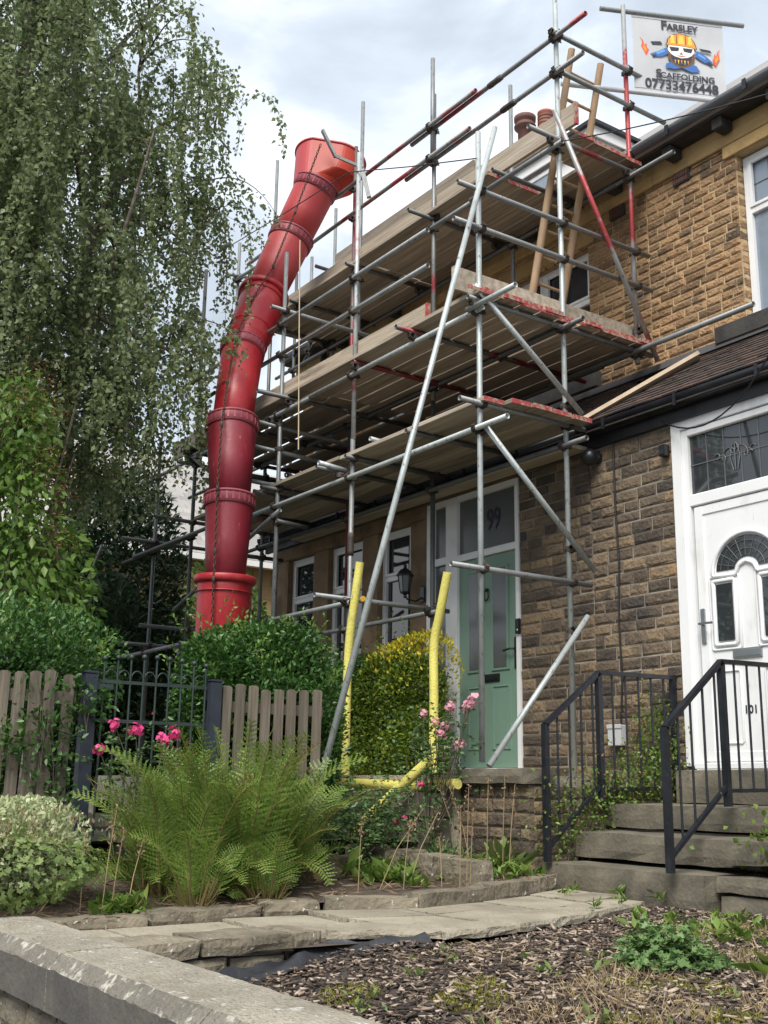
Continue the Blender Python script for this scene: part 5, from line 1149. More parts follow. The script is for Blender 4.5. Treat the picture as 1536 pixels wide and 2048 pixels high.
# ------------------------------------------------------------------ birch
rng = np.random.default_rng(101)
bt = empty('birch_tree', (-11.0, 3.55, -.4), 'tall weeping birch with small leaves hanging in curtains beside the red chute', 'tree')
tk = MB(); tk.path([(-11, 3.5, -.5), (-10.98, 3.55, 1.5), (-11, 3.6, 3.2), (-11, 3.645, 5.0), (-11, 3.66, 5.7), (-11.02, 3.58, 6.2), (-11, 3.44, 6.76), (-11.05, 3.36, 7.6), (-11.1, 3.4, 9.0), (-11.1, 3.3, 10.3)], [.095, .085, .075, .062, .055, .048, .042, .034, .022, .010], 10)
tk.build('trunk', M['bark'], bt)
limbs = [[(-11, 3.66, 5.55), (-10.9, 3.78, 6.15), (-10.8, 4.0, 6.6), (-10.78, 4.07, 6.95), (-10.8, 4.0, 7.8), (-10.75, 4.05, 8.7)], [(-11, 3.65, 5.65), (-10.9, 3.95, 6.02), (-10.8, 4.35, 6.05), (-10.7, 4.7, 5.8)], [(-11, 3.64, 4.9), (-10.9, 4.0, 4.75), (-10.7, 4.5, 4.55), (-10.6, 4.8, 4.3)],
         [(-11.0, 3.6, 4.6), (-11.2, 3.1, 5.6), (-11.2, 2.85, 6.5), (-11.3, 2.7, 7.4)], [(-11, 3.55, 4.0), (-10.5, 3.0, 5.0), (-10.0, 2.6, 6.3), (-9.8, 2.5, 7.4)], [(-11.0, 3.5, 3.6), (-10.4, 3.6, 4.6), (-9.9, 3.7, 5.6), (-9.7, 3.8, 6.4)],
         [(-10.8, 4.05, 6.9), (-10.7, 4.4, 7.3), (-10.6, 4.75, 7.35), (-10.5, 5.05, 7.0)], [(-11.02, 3.5, 6.6), (-11.6, 3.9, 7.4), (-12, 4.3, 7.9)], [(-11, 3.6, 3.9), (-11.7, 4.2, 4.9), (-12.1, 4.6, 5.6)], [(-11.05, 3.4, 7.4), (-11.0, 3.9, 8.3), (-10.9, 4.25, 8.9)], [(-10.9, 3.5, 3.0), (-10.5, 2.7, 3.8), (-10.2, 2.0, 4.6)]]
lm = MB()
for L_ in limbs: lm.path(L_, list(np.linspace(.036, .010, len(L_))), 7)
lm.build('limbs', M['bark'], bt)
src = []                                       # points along the limbs where twigs spring
for L_ in limbs+[[(-11, 3.645, 5.0), (-11, 3.44, 6.76), (-11.1, 3.4, 9.0), (-11.1, 3.3, 10.3)]]:
    L_ = [np.array(p) for p in L_]
    for a, b in zip(L_, L_[1:]):
        for t in np.linspace(.1, 1, 5): src.append(a+(b-a)*t)
src = np.array(src)
def ymax(z): return float(np.interp(z, [1.8, 3.0, 4.5, 6.0, 7.0, 7.6, 9.0, 10.5], [4.2, 4.75, 5.05, 5.12, 5.0, 4.8, 4.25, 3.9]))
tips = []; tw = MB(); LP = []; LD = []; tries = 0
while len(tips) < 320 and tries < 20000:
    tries += 1; x = rng.uniform(-12.4, -9.5); y = rng.uniform(1.0, 5.15); z = rng.uniform(2.7, 10.4)
    if y > ymax(z) or ((x+11)/1.6)**2+((y-3.2)/2.3)**2+abs((z-6.4)/4.3)**3 > 1: continue
    if any((abs(x-t[0])+abs(y-t[1]))*1.0+abs(z-t[2])*.6 < .22 for t in tips): continue
    tips.append((x, y, z))
for t in tips:
    t = np.array(t); s = src[np.argmin(((src-t)**2).sum(1)+6*np.maximum(0, src[:, 2]-t[2])**2)]; mid = (s+t)/2+np.array([0, 0, .25+.1*rng.random()])
    cur = [s*(1-u)**2+2*u*(1-u)*mid+t*u*u for u in np.linspace(0, 1, 6)]; tw.path(cur, list(np.linspace(.013, .004, 6)), 4, False)
    for k in range(rng.integers(4, 8)):
        b = cur[rng.integers(2, 6)]+rng.normal(size=3)*np.array([.10, .10, .05]); ln = rng.uniform(.6, 2.0)*(1.0 if t[2] < 8 else .6); ln = min(ln, max(.25, b[2]-rng.uniform(1.9, 3.3)))
        p = b.copy(); dr = unit(np.array([rng.normal()*.5, rng.normal()*.5, .35])); pts = [p.copy()]
        for q in range(int(ln/.075)):
            dr = unit(dr+np.array([rng.normal()*.10, rng.normal()*.10, -.42])); p = p+dr*.075; pts.append(p.copy())
            if p[1] > ymax(p[2])+.28: break
            for _ in range(5): LP.append(p+rng.normal(size=3)*.026); LD.append(unit(np.array([rng.normal()*.7, rng.normal()*.7, -.65])))
        tw.path(pts[::3]+[pts[-1]], .0025, 3, False)
    for k in range(22): LP.append(cur[rng.integers(1, 6)]+rng.normal(size=3)*.11); LD.append(rng.normal(size=3)+np.array([0, 0, -.5]))
tw.build('twigs', M['twig'], bt)
# a few sprays reaching out towards the sky on the house side
sp = []
for a, m_, b in (((-10.6, 4.6, 6.9), (-10.5, 4.95, 7.0), (-10.45, 5.2, 6.6)), ((-10.7, 4.9, 6.7), (-10.5, 5.3, 6.9), (-10.4, 5.62, 6.35)), ((-10.3, 4.7, 4.8), (-10.1, 4.95, 4.75), (-9.95, 5.02, 4.45))):
    a, m_, b = map(np.array, (a, m_, b)); cur = [a*(1-u)**2+2*u*(1-u)*m_+b*u*u for u in np.linspace(0, 1, 9)]; sp.append(cur)
    for c in cur[2:]:
        for k in range(14): LP.append(c+rng.normal(size=3)*np.array([.05, .05, .04])+np.array([0, 0, -abs(rng.normal())*.13])); LD.append(rng.normal(size=3)*.6+np.array([0, 0, -.7]))
mb = MB()
for c in sp: mb.path(c, list(np.linspace(.008, .003, 9)), 4, False)
mb.build('spray_twigs', M['twig'], bt)
LP = np.array(LP); n = len(LP); s = rng.uniform(.7, 1.2, n); leaves('crown', LP, np.array(LD), .056*s, .043*s, M['l_birch'], bt, rng, wide=.38, fold=.12); NB = n

# ------------------------------------------------------------------ shrubs and hedges
rng = np.random.default_rng(55)
def mix(parts): return np.concatenate(parts)
sh = empty('arching_shrub', (-9.4, 2.0, -.4), 'bright green drooping shrub with rusty seed heads at the far left', 'shrub')
PP, DD = [], []
for c, r, n in (((-9.3, 2.6, 1.6), (.75, .50, 1.4), 3600), ((-9.4, 2.6, 2.85), (.6, .42, .5), 1200), ((-9.1, 2.95, 1.3), (.45, .34, .8), 1200), ((-9.5, 2.1, 2.2), (.7, .6, 1.3), 1100)):
    P, O = blob(c, r, n, rng, 2.0, .35, .35); PP.append(P); DD.append(unit(O*.7+rng.normal(size=(n, 3))*.5+np.array([0, 0, -.65])))
P = mix(PP); n = len(P); s = rng.uniform(.6, 1.25, n); leaves('foliage', P, mix(DD), .095*s, .046*s, M['l_lime'], sh, rng, up=.4)
mb = MB()
for k in range(16):
    a = rng.uniform(0, 6.28); e = np.array([-9.35+.6*math.cos(a), 2.6+.5*math.sin(a), rng.uniform(1.6, 3.2)]); mb.path([(-9.35, 2.6, -.4), (-9.35+.25*math.cos(a), 2.6+.2*math.sin(a), 1.2), tuple(e)], [.02, .012, .004], 5)
mb.build('stems', M['greytwig'], sh)
PP = []
for c in ((-9.0, 2.65, 3.25), (-9.1, 2.5, 3.05), (-9.0, 2.75, 3.05), (-8.9, 2.75, 2.55), (-8.8, 2.85, 1.9), (-9.0, 2.9, 2.35), (-8.7, 2.95, 1.1)):
    P = np.array(c)+rng.normal(size=(150, 3))*np.array([.09, .09, .12]); PP.append(P)
P = mix(PP); leaves('seed_heads', P, rng.normal(size=(len(P), 3))+np.array([0, 0, .6]), .035, .012, M['l_seed'], sh, rng)

def conifer(name, label, c, r, n, rng):
    b = bush(name, label, 'hedge', c, r, n, .13, .045, M['l_conifer'], rng, 3.0, None, True, -.4, .22); return b
conifer('conifer_hedge', 'tall dark conifer hedge behind the gate and left scaffold poles', (-15.6, 5.9, 1.7), (.9, 1.1, 2.6), 18000, rng)
bush('background_tree', 'leafy green tree behind the scaffold in front of the distant slate roof', 'tree', (-17.2, 9.0, 1.4), (1.2, 1.5, 2.2), 8500, .11, .075, M['l_bg'], rng, 2.0, None, True, -.3, .4, coremat=M['l_bg'])
bush('background_shrub', 'light green ivy-clad shrub between scaffold poles left of the chute', 'shrub', (-16.6, 7.15, 1.1), (.8, .85, 1.7), 6500, .10, .07, M['l_bg'], rng, 2.0, None, True, -.3, .4, coremat=M['l_bg'])
bush('background_tree', 'dark tree mass behind the birch and drooping shrub', 'tree', (-19.0, 5.2, 1.4), (1.4, 1.5, 2.1), 9000, .15, .08, M['l_privet'], rng, 2.0, None, True, -.5, .4)
bush('privet_hedge', 'dark green privet hanging over the longer picket fence', 'hedge', (-7.75, 1.95, .78), (.55, 1.05, .36), 9000, .050, .024, M['l_privet'], rng, 2.6, (160, .16, M['l_tip']), base=-.4, amp=.35)
bush('privet_hedge', 'dense dark green privet behind the shorter picket fence in front of the chute', 'hedge', (-7.95, 4.26, .38), (.40, .52, .84), 18000, .050, .025, M['l_privet'], rng, 4.5, (200, .17, M['l_tip']), base=-.4, amp=.4, more=[((-7.85, 3.82, .70), (.32, .26, .46), .25), ((-8.0, 4.5, .86), (.34, .34, .38), .25), ((-7.55, 4.25, .62), (.30, .42, .28), .22), ((-8.25, 5.0, .35), (.26, .20, .70), .30), ((-7.6, 3.85, .80), (.22, .18, .24), .1)])
bush('privet_hedge', 'green privet with upright shoots behind the first yellow foam tube', 'hedge', (-9.80, 6.40, .70), (.42, .30, .66), 8500, .048, .025, M['l_privet'], rng, 3.5, (130, .22, M['l_tip']), base=.0, amp=.3)
gb = bush('golden_privet', 'golden yellow-green privet bush between the yellow foam tubes', 'shrub', (-9.2, 6.47, .50), (.62, .32, .58), 12500, .042, .024, M['l_gold'], rng, 3.0, (150, .20, M['l_gold']), base=.0, amp=.4, more=[((-9.45, 6.42, .92), (.38, .26, .36), .28), ((-8.78, 6.42, .90), (.36, .28, .40), .30), ((-8.55, 6.35, .42), (.34, .28, .46), .36), ((-9.1, 6.3, .25), (.6, .25, .35), .3), ((-9.0, 6.45, 1.12), (.26, .2, .2), .1)], coremat=M['l_gold'])
P, O = blob((-8.85, 6.45, .70), (.62, .36, .66), 5200, rng, 3.2, .9, .16); k = (P[:, 2] > 1.12+.14*rng.normal(size=len(P)))&(P[:, 0] > -9.3+.2*rng.normal(size=len(P))); P, O = P[k], O[k]; leaves('yellow_tips', P+np.array([0, 0, .03]), O*.5+rng.normal(size=P.shape)*.5+np.array([0, 0, .6]), .045, .024, M['l_goldtip'], gb, rng, up=.4)
# red creeper low on the chute
P = np.array([-9.75, 4.75, .3])+rng.normal(size=(700, 3))*np.array([.06, .14, .32]); cr_ = empty('red_creeper', (-9.75, 4.75, -.3), 'red-leaved creeper at the foot of the chute seen through the gate', 'creeper'); leaves('foliage', P, rng.normal(size=P.shape), .05, .035, M['l_red'], cr_, rng)

# ------------------------------------------------------------------ ferns
def frond(base, az, lean, L, rng, V, F, SV, width=.20, droop=1.0):
    n = 30; p = np.array(base, float); el = math.radians(86-lean*.35); pts = []; ds = []
    for k in range(n):
        e = el-math.radians(lean)*droop*(k/n)**1.5-math.radians(35)*(k/n)**4; d = np.array([math.cos(az)*math.cos(e), math.sin(az)*math.cos(e), math.sin(e)]); p = p+d*L/n; pts.append(p.copy()); ds.append(d)
    SV.append(pts[::4]+[pts[-1]])
    side0 = np.array([-math.sin(az), math.cos(az), 0]); tw = rng.uniform(-.9, .9)
    for k in range(3, n):
        t = k/n; w = width*(min(1, (t-.08)*4.2))*(1-t)**.62*1.25+.006
        d = unit(ds[k]+rng.normal(size=3)*.05); w *= rng.uniform(.75, 1.12); nrm = np.cross(side0, d); sd = side0*math.cos(tw)+nrm*math.sin(tw)
        for s in (-1, 1):
            dr = unit(sd*s+d*.45-nrm*.12+rng.normal(size=3)*.05); m = max(4, int(w/.017)); nn = unit(np.cross(dr, d)*s)
            q = pts[k]; 
            for j in range(m):                       # pinnules either side of each pinna
                u = (j+.6)/m; pw = .5*L/n*1.12*(1-u*.7); c = q+dr*w*u+nn*(-.12*w*u*u); st = w/m*1.05
                b = len(V); V += [c-dr*st*.5, c+d*pw+dr*st*.25, c+dr*st*.6, c-d*pw+dr*st*.25]; F += [(b, b+1, b+2), (b, b+2, b+3)]
def fern(name, label, c, n, hl, rng, spread=.30, group=None, brown=.05):
    f = empty(name, c, label, 'fern', group); A = ([], []); Bq = ([], []); SV = []
    for k in range(n):
        az = 2*math.pi*(k/n)+rng.normal()*.4; L = hl*(rng.uniform(.75, 1.1) if k % 5 < 3 else rng.uniform(.38, .66)); ln = rng.uniform(6, 48) if k % 5 < 3 else rng.uniform(45, 100); V, F = Bq if rng.random() < brown else A
        base = (c[0]+math.cos(az)*spread*rng.random(), c[1]+math.sin(az)*spread*1.3*rng.random(), c[2]-.02); frond(base, az, ln, L, rng, V, F, SV, rng.uniform(.13, .19))
    link('fronds', np_mesh('fronds', np.array(A[0]), np.array(A[1]), M['l_fern']), f)
    if Bq[0]: link('browning_fronds', np_mesh('fronds', np.array(Bq[0]), np.array(Bq[1]), M['l_fernb']), f)
    mb = MB()
    for s in SV: mb.path([tuple(p) for p in s], list(np.linspace(.006, .002, len(s))), 4, False)
    mb.build('stalks', M['stalk'], f)
    mb = MB()
    for k in range(60): a = rng.uniform(0, 6.28); r_ = rng.uniform(.02, spread); p = np.array([c[0]+math.cos(a)*r_, c[1]+math.sin(a)*r_, c[2]-.03]); mb.path([tuple(p), tuple(p+np.array([math.cos(a)*.09, math.sin(a)*.09, rng.uniform(.06, .2)]))], [.007, .002], 4, False)
    mb.build('old_stubs', M['stalk'], f)
rng = np.random.default_rng(12)
fern('large_fern', 'big fern clump on the gate side of the flower bed', (-6.40, 2.98, zbed(-6.4, 2.98)), 60, .86, rng, .22)
fern('large_fern', 'big fern clump in the middle of the flower bed', (-6.44, 3.36, zbed(-6.4, 3.3)), 80, 1.0, rng, .28)
fern('large_fern', 'big fern clump beside the foot of the raking tube', (-6.48, 3.62, zbed(-6.5, 3.6)), 60, .82, rng, .22)
fern('small_fern', 'low bright fern at the kerb in front of the big clumps', (-6.08, 3.38, zbed(-6.1, 3.4)), 11, .48, rng, .08, brown=0)
fern('small_fern', 'low drooping fern under the left big clump', (-6.05, 2.92, zbed(-6.1, 2.9)), 9, .52, rng, .08, brown=0)

# ------------------------------------------------------------------ roses
def rose_head(mb, c, r, rng):
    c = np.array(c)
    for k in range(26):
        d = unit(rng.normal(size=3)+np.array([.25, -.25, .35])); t = unit(np.cross(d, rng.normal(size=3))); s = np.cross(d, t); q = c+d*r*rng.uniform(.35, .95); w = r*.62
        mb.add([tuple(q-t*w*.5-s*w*.3), tuple(q+t*w*.5-s*w*.3), tuple(q+t*w*.42+s*w*.5+d*r*.15), tuple(q-t*w*.42+s*w*.5+d*r*.15)], [(0, 1, 2, 3)])
def rose(name, label, base, heads, r, mat, nleaf, ext, rng, stems=None, lsz=.045):
    b = empty(name, base, label, 'rose bush'); sm = MB(); P = []
    for h in heads: sm.path([base, tuple((np.array(base)*.55+np.array(h)*.45)+rng.normal(size=3)*.05), h], [.008, .006, .003], 5)
    for k in range(stems or 6):
        e = np.array(ext[0])+rng.normal(size=3)*np.array(ext[1])*.6; sm.path([base, tuple((np.array(base)+e)/2+rng.normal(size=3)*.05), tuple(e)], [.008, .006, .003], 5)
    sm.build('stems', M['greytwig'], b)
    Q = []; D = []
    for k in range(nleaf//5):
        p = np.array(ext[0])+rng.normal(size=3)*np.array(ext[1]); d = unit(rng.normal(size=3)+np.array([0, 0, -.2])); sd = unit(np.cross(d, [0, 0, 1.]))
        for (t, s) in ((1, 0), (.7, 1), (.7, -1), (.35, 1), (.35, -1)): Q.append(p+d*.05*t+sd*s*.006); D.append(d*(1 if s == 0 else .35)+sd*s)
    leaves('foliage', Q, D, lsz*.85, lsz*.55, M['l_rose'], b, rng, up=.5)
    for i, h in enumerate(heads):
        mb = MB(); rose_head(mb, h, r*(1 if i % 3 else .8), rng); mb.build('flower', M[mat], b)
    return b
rng = np.random.default_rng(31)
rose('rose_bush', 'magenta rose by the iron gate', (-6.95, 2.95, -.5), [(-6.9, 2.63, .20), (-6.9, 2.86, .335), (-6.85, 3.03, .275), (-6.9, 2.72, .36), (-6.88, 3.12, .32)], .052, 'petal_m', 560, ((-6.95, 2.85, .08), (.10, .18, .17)), rng)
rose('rose_bush', 'pale pink rose at the end of the terrace coping', (-7.02, 5.28, -.4), [(-7.12, 5.42, .50), (-6.98, 5.40, .46), (-6.96, 5.36, .40), (-7.22, 5.38, .57), (-6.72, 5.45, .62), (-6.68, 5.45, .66), (-6.76, 5.44, .59), (-6.9, 5.4, .60), (-6.84, 5.44, .32)], .050, 'petal_p', 900, ((-7.0, 5.30, .28), (.17, .12, .16)), rng)
rose('rose_bush', 'low rambling rose in front of the yellow foam tubes', (-6.85, 4.55, -.5), [(-6.55, 4.72, -.20), (-6.6, 4.9, .02), (-6.62, 4.70, -.23)], .026, 'petal_m', 3000, ((-6.80, 4.62, -.22), (.18, .26, .14)), rng, 14, .042)
# climbers on the fence and around the railings
def ivy(name, label, cat, boxes, n, ln, wd, mat, rng, up=.4):
    b = empty(name, boxes[0][0], label, cat); P = []
    for c, r in boxes: P.append(np.array(c)+rng.normal(size=(n//len(boxes), 3))*np.array(r))
    P = mix(P); leaves('foliage', P, rng.normal(size=P.shape)+np.array([.2, -.2, -.2]), ln*rng.uniform(.6, 1.2, len(P)), wd, mat, b, rng, up=up)
    mb = MB()
    for c, r in boxes:
        for k in range(5): a = np.array(c)+rng.normal(size=3)*np.array(r); mb.path([(c[0], c[1], c[2]-r[2]*1.6), tuple((a+np.array(c))/2), tuple(a)], .003, 4, False)
    mb.build('stems', M['greytwig'], b); return b
ivy('fence_climber', 'small-leaved climber straggling over the longer picket fence', 'climber', [((-7.14, 2.35, .35), (.03, .10, .18)), ((-7.14, 2.45, .05), (.03, .10, .16)), ((-7.14, 2.10, .25), (.03, .14, .08)), ((-7.14, 2.62, .5), (.03, .10, .10))], 520, .05, .030, M['l_privet'], rng)
ivy('railing_climber', 'straggly green and bronze climber growing through the railing by the wall', 'climber', [((-6.14, 5.95, -.22), (.07, .20, .17)), ((-6.15, 6.7, .05), (.09, .16, .16)), ((-6.2, 6.9, .35), (.10, .08, .20)), ((-6.17, 6.35, .0), (.07, .15, .12))], 3600, .036, .020, M['l_weed'], rng)
ivy('railing_climber', 'reddish young shoots in the climber on the stone wall', 'climber', [((-6.45, 6.95, .55), (.06, .04, .14)), ((-6.14, 6.4, .12), (.08, .2, .14))], 260, .030, .016, M['l_seed'], rng)
ivy('step_side_plants', 'leafy green plants beside the steps at the edge of the picture', 'plant', [((-4.50, 6.2, -.28), (.14, .16, .12)), ((-4.3, 6.1, -.36), (.18, .14, .08)), ((-4.4, 6.4, -.15), (.14, .14, .14))], 900, .055, .036, M['l_weed'], rng)
vb = bush('variegated_shrub', 'rounded cream and green variegated shrub at the left end of the bed', 'shrub', (-6.55, 1.98, -.33), (.30, .42, .28), 5200, .034, .018, M['l_var'], rng, 2.2, None, True, -.6, .18, coremat=M['l_ger'])
# lobed geranium leaves: small fans of five blades
def fans(name, P, Nn, R, mat, parent, rng, lobes=5, span=4.6):
    V = []; F = []
    for p, nn, r in zip(P, Nn, R):
        nn = unit(nn); a = unit(np.cross(nn, rng.normal(size=3))); c = np.cross(nn, a); b0 = len(V); V.append(p); k = lobes*2+1
        for i in range(k): t = -span/2+span*i/(k-1); rr = r*(1.0 if i % 2 else .66); V.append(p+(a*math.cos(t)+c*math.sin(t))*rr+nn*r*.12*(1 if i % 2 else -.3))
        F += [(b0, b0+1+i, b0+2+i) for i in range(k-1)]
    return link(name, np_mesh(name, np.array(V), np.array(F), mat), parent)
gr = empty('geranium_patch', (-6.1, 2.1, -.65), 'low lobed-leaf geranium with faded brown flower heads at the kerb', 'plant')
P, O = blob((-6.22, 1.98, -.46), (.28, .50, .20), 1300, rng, 2.2, .7, .3); fans('foliage', P, O+np.array([.1, -.1, .5])+rng.normal(size=P.shape)*.4, rng.uniform(.013, .030, len(P)), M['l_ger'], gr, rng)
P, O = blob((-6.22, 2.0, -.40), (.27, .50, .24), 700, rng, 2.2, .8, .3); k = P[:, 2] > -.36; P = P[k]; tag(leaves('faded_heads', P+np.array([0, 0, .03]), rng.normal(size=P.shape)*.4+np.array([0, 0, 1]), .035, .010, M['l_bract'], gr, rng), kind='stuff')

# ------------------------------------------------------------------ dry stalks and weeds in the bed
def stalks(name, label, spots, rng, cat='dry stalks'):
    b = empty(name, (*spots[0][:2], -.6), label, cat); mb = MB(); P = []; D = []
    for (x, y, h, lx, ly) in spots:
        z0 = zbed(x, y); top = np.array([x+lx, y+ly, z0+h]); mb.path([(x, y, z0-.02), (x+lx*.4, y+ly*.4, z0+h*.5), tuple(top)], [.0035, .003, .002], 5, False)
        for k in range(26): t = rng.uniform(.72, 1.03); P.append(np.array([x, y, z0])+(top-np.array([x, y, z0]))*t+rng.normal(size=3)*.012); D.append(rng.normal(size=3)*.6+np.array([0, 0, .8]))
    mb.build('stems', M['l_dry'], b); tag(leaves('seed_heads', P, D, .022, .012, M['l_bract'], b, rng), kind='stuff'); return b
stalks('dry_flower_stalk', 'bleached dry flower stalks leaning in front of the low stone edging', [(-5.95, 3.95, .42, .0, .02), (-5.98, 4.12, .48, .05, .30), (-5.9, 4.25, .40, 0, .05), (-6.05, 4.4, .45, .02, .22), (-5.9, 4.55, .30, 0, -.02)], rng)
stalks('dry_flower_stalk', 'upright dry stalks near the bend of the kerb', [(-5.72, 4.55, .50, 0, .01), (-5.74, 4.62, .62, 0, .02), (-5.78, 4.68, .48, 0, .03)], rng)
stalks('dry_flower_stalk', 'dry stalks against the terrace wall by the black railing', [(-6.3, 5.25, .62, .0, .02), (-6.25, 5.35, .66, 0, .03), (-6.4, 5.2, .55, -.1, -.12), (-6.65, 5.3, .5, -.05, -.15), (-6.22, 5.38, .6, .02, .05)], rng)
stalks('dry_flower_stalk', 'thin dry stalks left of the ferns', [(-6.1, 2.40, .55, 0, .05), (-6.12, 2.46, .42, .02, .04), (-6.15, 2.30, .40, 0, .0), (-6.05, 2.52, .38, .03, .06)], rng)
def weeds(name, label, spots, size, mat, rng, n=14, cat='weed', zf=zbed, up=.5, wd=.4, el=.7):
    b = empty(name, (spots[0][0], spots[0][1], zf(*spots[0][:2])), label, cat); P = []; D = []; S = []
    for (x, y, s) in spots:
        z = zf(x, y)
        for k in range(n): P.append((x+rng.normal()*.025*s, y+rng.normal()*.025*s, z+abs(rng.normal())*.02*s)); a = rng.uniform(0, 6.28); D.append((math.cos(a), math.sin(a), rng.uniform(.1, el*2))); S.append(size*s*rng.uniform(.6, 1.2))
    S = np.array(S); leaves('foliage', P, D, S, S*wd, mat, b, rng, up=up); return b
ck = lambda n, x0, x1, y0, y1: [(rng.uniform(x0, x1), rng.uniform(y0, y1), rng.uniform(.6, 1.3)) for _ in range(n)]
weeds('leafy_weed', 'yellow-green leafy weeds in the bed before the terrace wall', ck(26, -6.5, -5.95, 4.9, 5.4), .085, M['l_weed'], rng, 12)
weeds('leafy_weed', 'green shoots between the low rose and the dry stalks', ck(40, -6.7, -5.9, 4.15, 5.0), .11, M['l_weed'], rng, 12)
weeds('leafy_weed', 'lime green weeds at the foot of the kerb left of the ferns', ck(16, -6.3, -6.0, 2.35, 2.62), .085, M['l_weed'], rng, 12)
weeds('strap_leaved_plant', 'broad strap leaves by the foot of the black railing', [(-6.32, 5.5, 1.2), (-6.4, 5.45, 1.0)], .26, M['l_ger'], rng, 12, 'plant', wd=.22)
weeds('blue_green_tuft', 'wispy green tuft below the entry step', ck(10, -6.95, -6.6, 5.1, 5.35), .17, M['l_rag'], rng, 22, 'plant', wd=.05)
litter = rng.uniform(size=(1500, 2)); P = [(-6.9+1.1*u, 1.9+3.6*v, zbed(-6.9+1.1*u, 1.9+3.6*v)+.012) for u, v in litter]; tag(leaves('dead_leaf_litter', P, rng.normal(size=(1500, 3))*np.array([1, 1, .25]), rng.uniform(.03, .14, 1500), .010, M['l_bract'], None, rng), 'dry brown leaf and stalk litter covering the flower bed', None, None, 'stuff')

# ------------------------------------------------------------------ bark bed
n = 44000; X = rng.uniform(-5.0, -.2, n); Y = 1.86+(5.75-1.86)*rng.random(n)**.9
keep = X > np.array([xe(y, pe, .03) for y in Y]); X, Y = X[keep], Y[keep]; n = len(X); Z = np.array([zmulch(x, y) for x, y in zip(X, Y)])+rng.uniform(.0, .022, n)
a = rng.uniform(0, 6.28, n); D = unit(np.stack([np.cos(a), np.sin(a), rng.normal(size=n)*.22], 1)); U = unit(np.stack([rng.normal(size=n)*.3, rng.normal(size=n)*.3, np.ones(n)], 1)); S = unit(np.cross(D, U)); U = np.cross(S, D)
L_ = rng.gamma(2.0, .0060, n)[:, None]+.004; Wd = rng.uniform(.002, .009, n)[:, None]; T = rng.uniform(.0015, .004, n)[:, None]; C_ = np.stack([X, Y, Z], 1); V = np.empty((n, 8, 3)); i = 0
for sz in (-1, 1):
    for sa, sb in ((-1, -1), (1, -1), (1, 1), (-1, 1)): V[:, i] = C_+D*L_*sa*.9+S*Wd*sb*(1 if sa < 0 else .7)+U*T*sz; i += 1
FB = np.array([(3, 2, 1, 0), (4, 5, 6, 7), (0, 1, 5, 4), (1, 2, 6, 5), (2, 3, 7, 6), (3, 0, 4, 7)]); F = (np.arange(n)*8)[:, None, None]+FB[None]
tag(link('bark_chips', np_mesh('bark_chips', V.reshape(-1, 3), F.reshape(-1, 4), M['chip'])), 'brown bark chips spread over the front bed', None, None, 'stuff')
def patch(name, label, spots, n, ln, wd, mat, upd=1.0, kind='stuff', zf=zmulch):
    P = []; D = []
    for (x, y, r) in spots:
        k = int(n*r*r*40)
        for _ in range(k): q, t = r*math.sqrt(rng.random()), rng.uniform(0, 6.28); xx, yy = x+q*math.cos(t)*1.3, y+q*math.sin(t); P.append((xx, yy, zf(xx, yy)+.005)); D.append((rng.normal()*.7, rng.normal()*.7, upd))
    o = leaves(name, P, D, ln*rng.uniform(.6, 1.3, len(P)), wd, mat, None, rng); return tag(o, label, None, None, kind)
patch('moss', 'yellow-green moss cushions among the bark chips', [(-3.62, 2.93, .13), (-3.75, 3.08, .10), (-4.15, 2.72, .12), (-3.28, 3.45, .10), (-3.1, 3.62, .12), (-3.95, 4.35, .12), (-3.45, 4.55, .16), (-3.0, 4.35, .14), (-3.3, 5.2, .2), (-3.8, 5.1, .16), (-2.7, 3.3, .12), (-2.85, 3.0, .1), (-4.2, 4.9, .14)], 1100, .020, .007, M['l_moss'])
patch('dry_grass', 'straw coloured dry grass wisps in the bark bed', [(-3.2, 2.85, .20), (-2.9, 3.1, .20), (-3.3, 3.25, .14), (-3.7, 4.2, .16), (-3.2, 4.3, .2), (-4.0, 5.1, .18), (-2.8, 4.0, .22), (-3.4, 3.55, .14), (-3.0, 2.6, .2), (-3.6, 5.3, .2), (-2.6, 3.6, .2)], 200, .065, .0032, M['l_dry'], .9)
patch('straw_litter', 'pale straw and stem litter lying on the bark bed', [(-3.6, 3.6, .55), (-3.0, 3.2, .45), (-3.9, 4.8, .5), (-3.0, 4.6, .5), (-4.3, 3.4, .3)], 30, .09, .006, M['l_dry'], .12)
weeds('leafy_weed', 'small green weeds scattered along the back of the bark bed', ck(60, -4.7, -2.9, 4.7, 5.7), .075, M['l_weed'], rng, 10, zf=zmulch)
weeds('leafy_weed', 'tiny green seedlings dotted through the front of the bark bed', ck(44, -4.3, -2.6, 2.5, 4.7), .05, M['l_ger'], rng, 8, zf=zmulch)
weeds('leafy_weed', 'weeds rooted in the joints at the foot of the bottom step', [(-5.4, 5.6, 1), (-5.05, 5.6, .9), (-5.75, 5.55, .8), (-5.6, 5.3, .7), (-5.0, 5.2, .7), (-4.9, 4.9, .8)], .075, M['l_weed'], rng, 12, zf=lambda x, y: -.655)
weeds('strap_leaved_plant', 'rosette of broad green leaves by the right edge of the bark bed', [(-3.05, 4.05, 1.1), (-2.95, 4.2, .9)], .15, M['l_weed'], rng, 12, 'plant', zf=zmulch, wd=.25)
rg = empty('ragwort_plant', (-3.12, 3.46, -.86), 'bushy blue-green ragwort with frilled leaves in the bark bed', 'plant'); P = []; Nn = []; R_ = []; sm = MB()
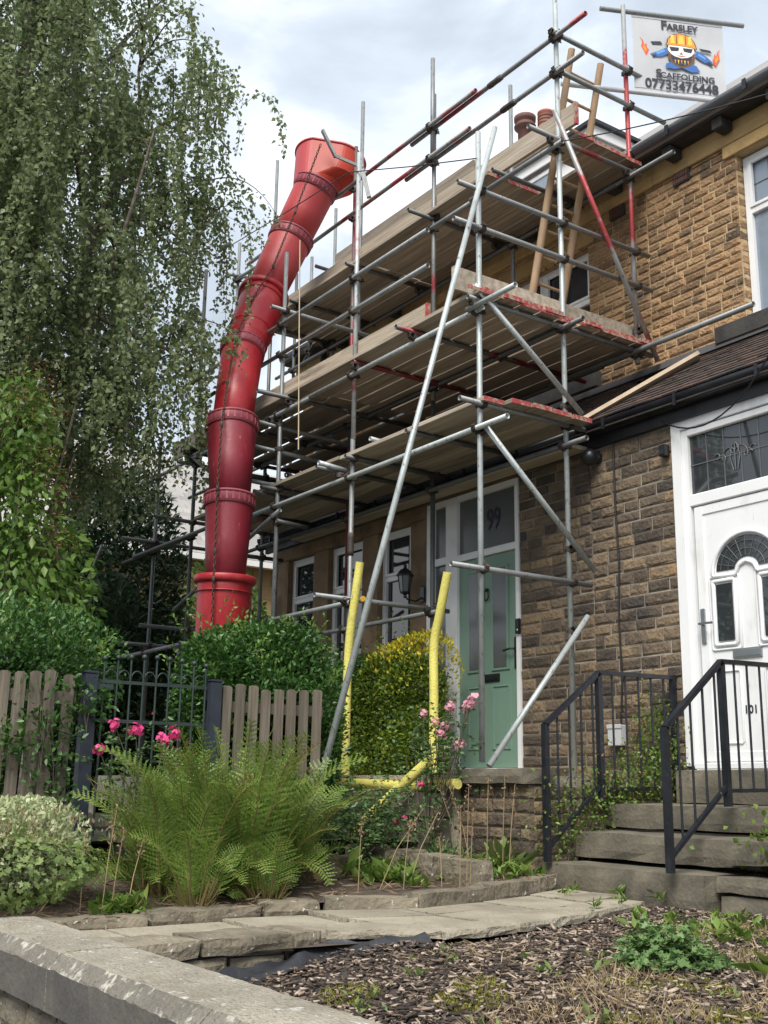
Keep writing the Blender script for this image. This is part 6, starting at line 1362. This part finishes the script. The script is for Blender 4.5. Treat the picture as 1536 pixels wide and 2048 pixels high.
for k in range(110):
    az = rng.uniform(0, 6.28); el = rng.uniform(.15, 1.25); L1 = rng.uniform(.16, .27); d = np.array([math.cos(az)*math.cos(el), math.sin(az)*math.cos(el), math.sin(el)*.85]); b0 = np.array([-3.42, 3.82, zmulch(-3.12, 3.46)])
    sm.path([tuple(b0), tuple(b0+d*L1*.6+np.array([0, 0, .02])), tuple(b0+d*L1)], [.004, .003, .002], 4, False)
    for t in np.linspace(.45, 1, 6):
        for s in (-1, 0, 1): P.append(b0+d*L1*t+np.cross(d, [0, 0, 1])*s*.022+np.array([0, 0, .02-.05*(t-.4)**2])+rng.normal(size=3)*.006); Nn.append(np.array([0, 0, 1.])+d*.4+rng.normal(size=3)*.5); R_.append(.019*rng.uniform(.6, 1.4))
fans('foliage', P, Nn, R_, M['l_rag'], rg, rng, 5, 4.0); sm.build('stems', M['l_rag'], rg)
# weed membrane showing along the foot of the edging
mv = []; ys = np.linspace(2.1, 3.45, 30); k4 = 6
for y in ys:
    x0 = xe(float(y), pe, -.02)
    for j in range(k4): u = j/(k4-1); mv.append((x0+.02+u*.15, y, zmulch(x0+.2, y)+.035*(1-u)**2+.012*math.sin(y*31+u*5)+.012*math.sin(y*13+u*9)+.014*(1-u)))
mf = [(i*k4+j, i*k4+j+1, (i+1)*k4+j+1, (i+1)*k4+j) for i in range(29) for j in range(k4-1)]
tag(link('weed_membrane', np_mesh('weed_membrane', mv, mf, M['membrane'], True)), 'crumpled black weed membrane showing at the foot of the path edging', 'membrane')

# members of one kind share a group phrase
for o in [q for q in COL.objects if q.parent is None and 'category' in q]:
    g = {'large_fern': 'fern clumps in the flower bed', 'small_fern': 'low ferns at the kerb', 'privet_hedge': 'privet hedges', 'hand_railing': 'black railings by the steps', 'gate_post': 'blue gate posts', 'palisade_fence': 'picket fences beside the gate',
         'rose_bush': 'rose bushes', 'dry_flower_stalk': 'dry stalks in the bed', 'scaffold_banner': 'scaffold company banners', 'terraced_house': 'houses of the terrace', 'leafy_weed': 'weeds', 'background_tree': 'trees in the background', 'railing_climber': 'climbers by the railing', 'strap_leaved_plant': 'strap-leaved plants'}.get(o.name.split('.')[0])
    if g: o['group'] = g
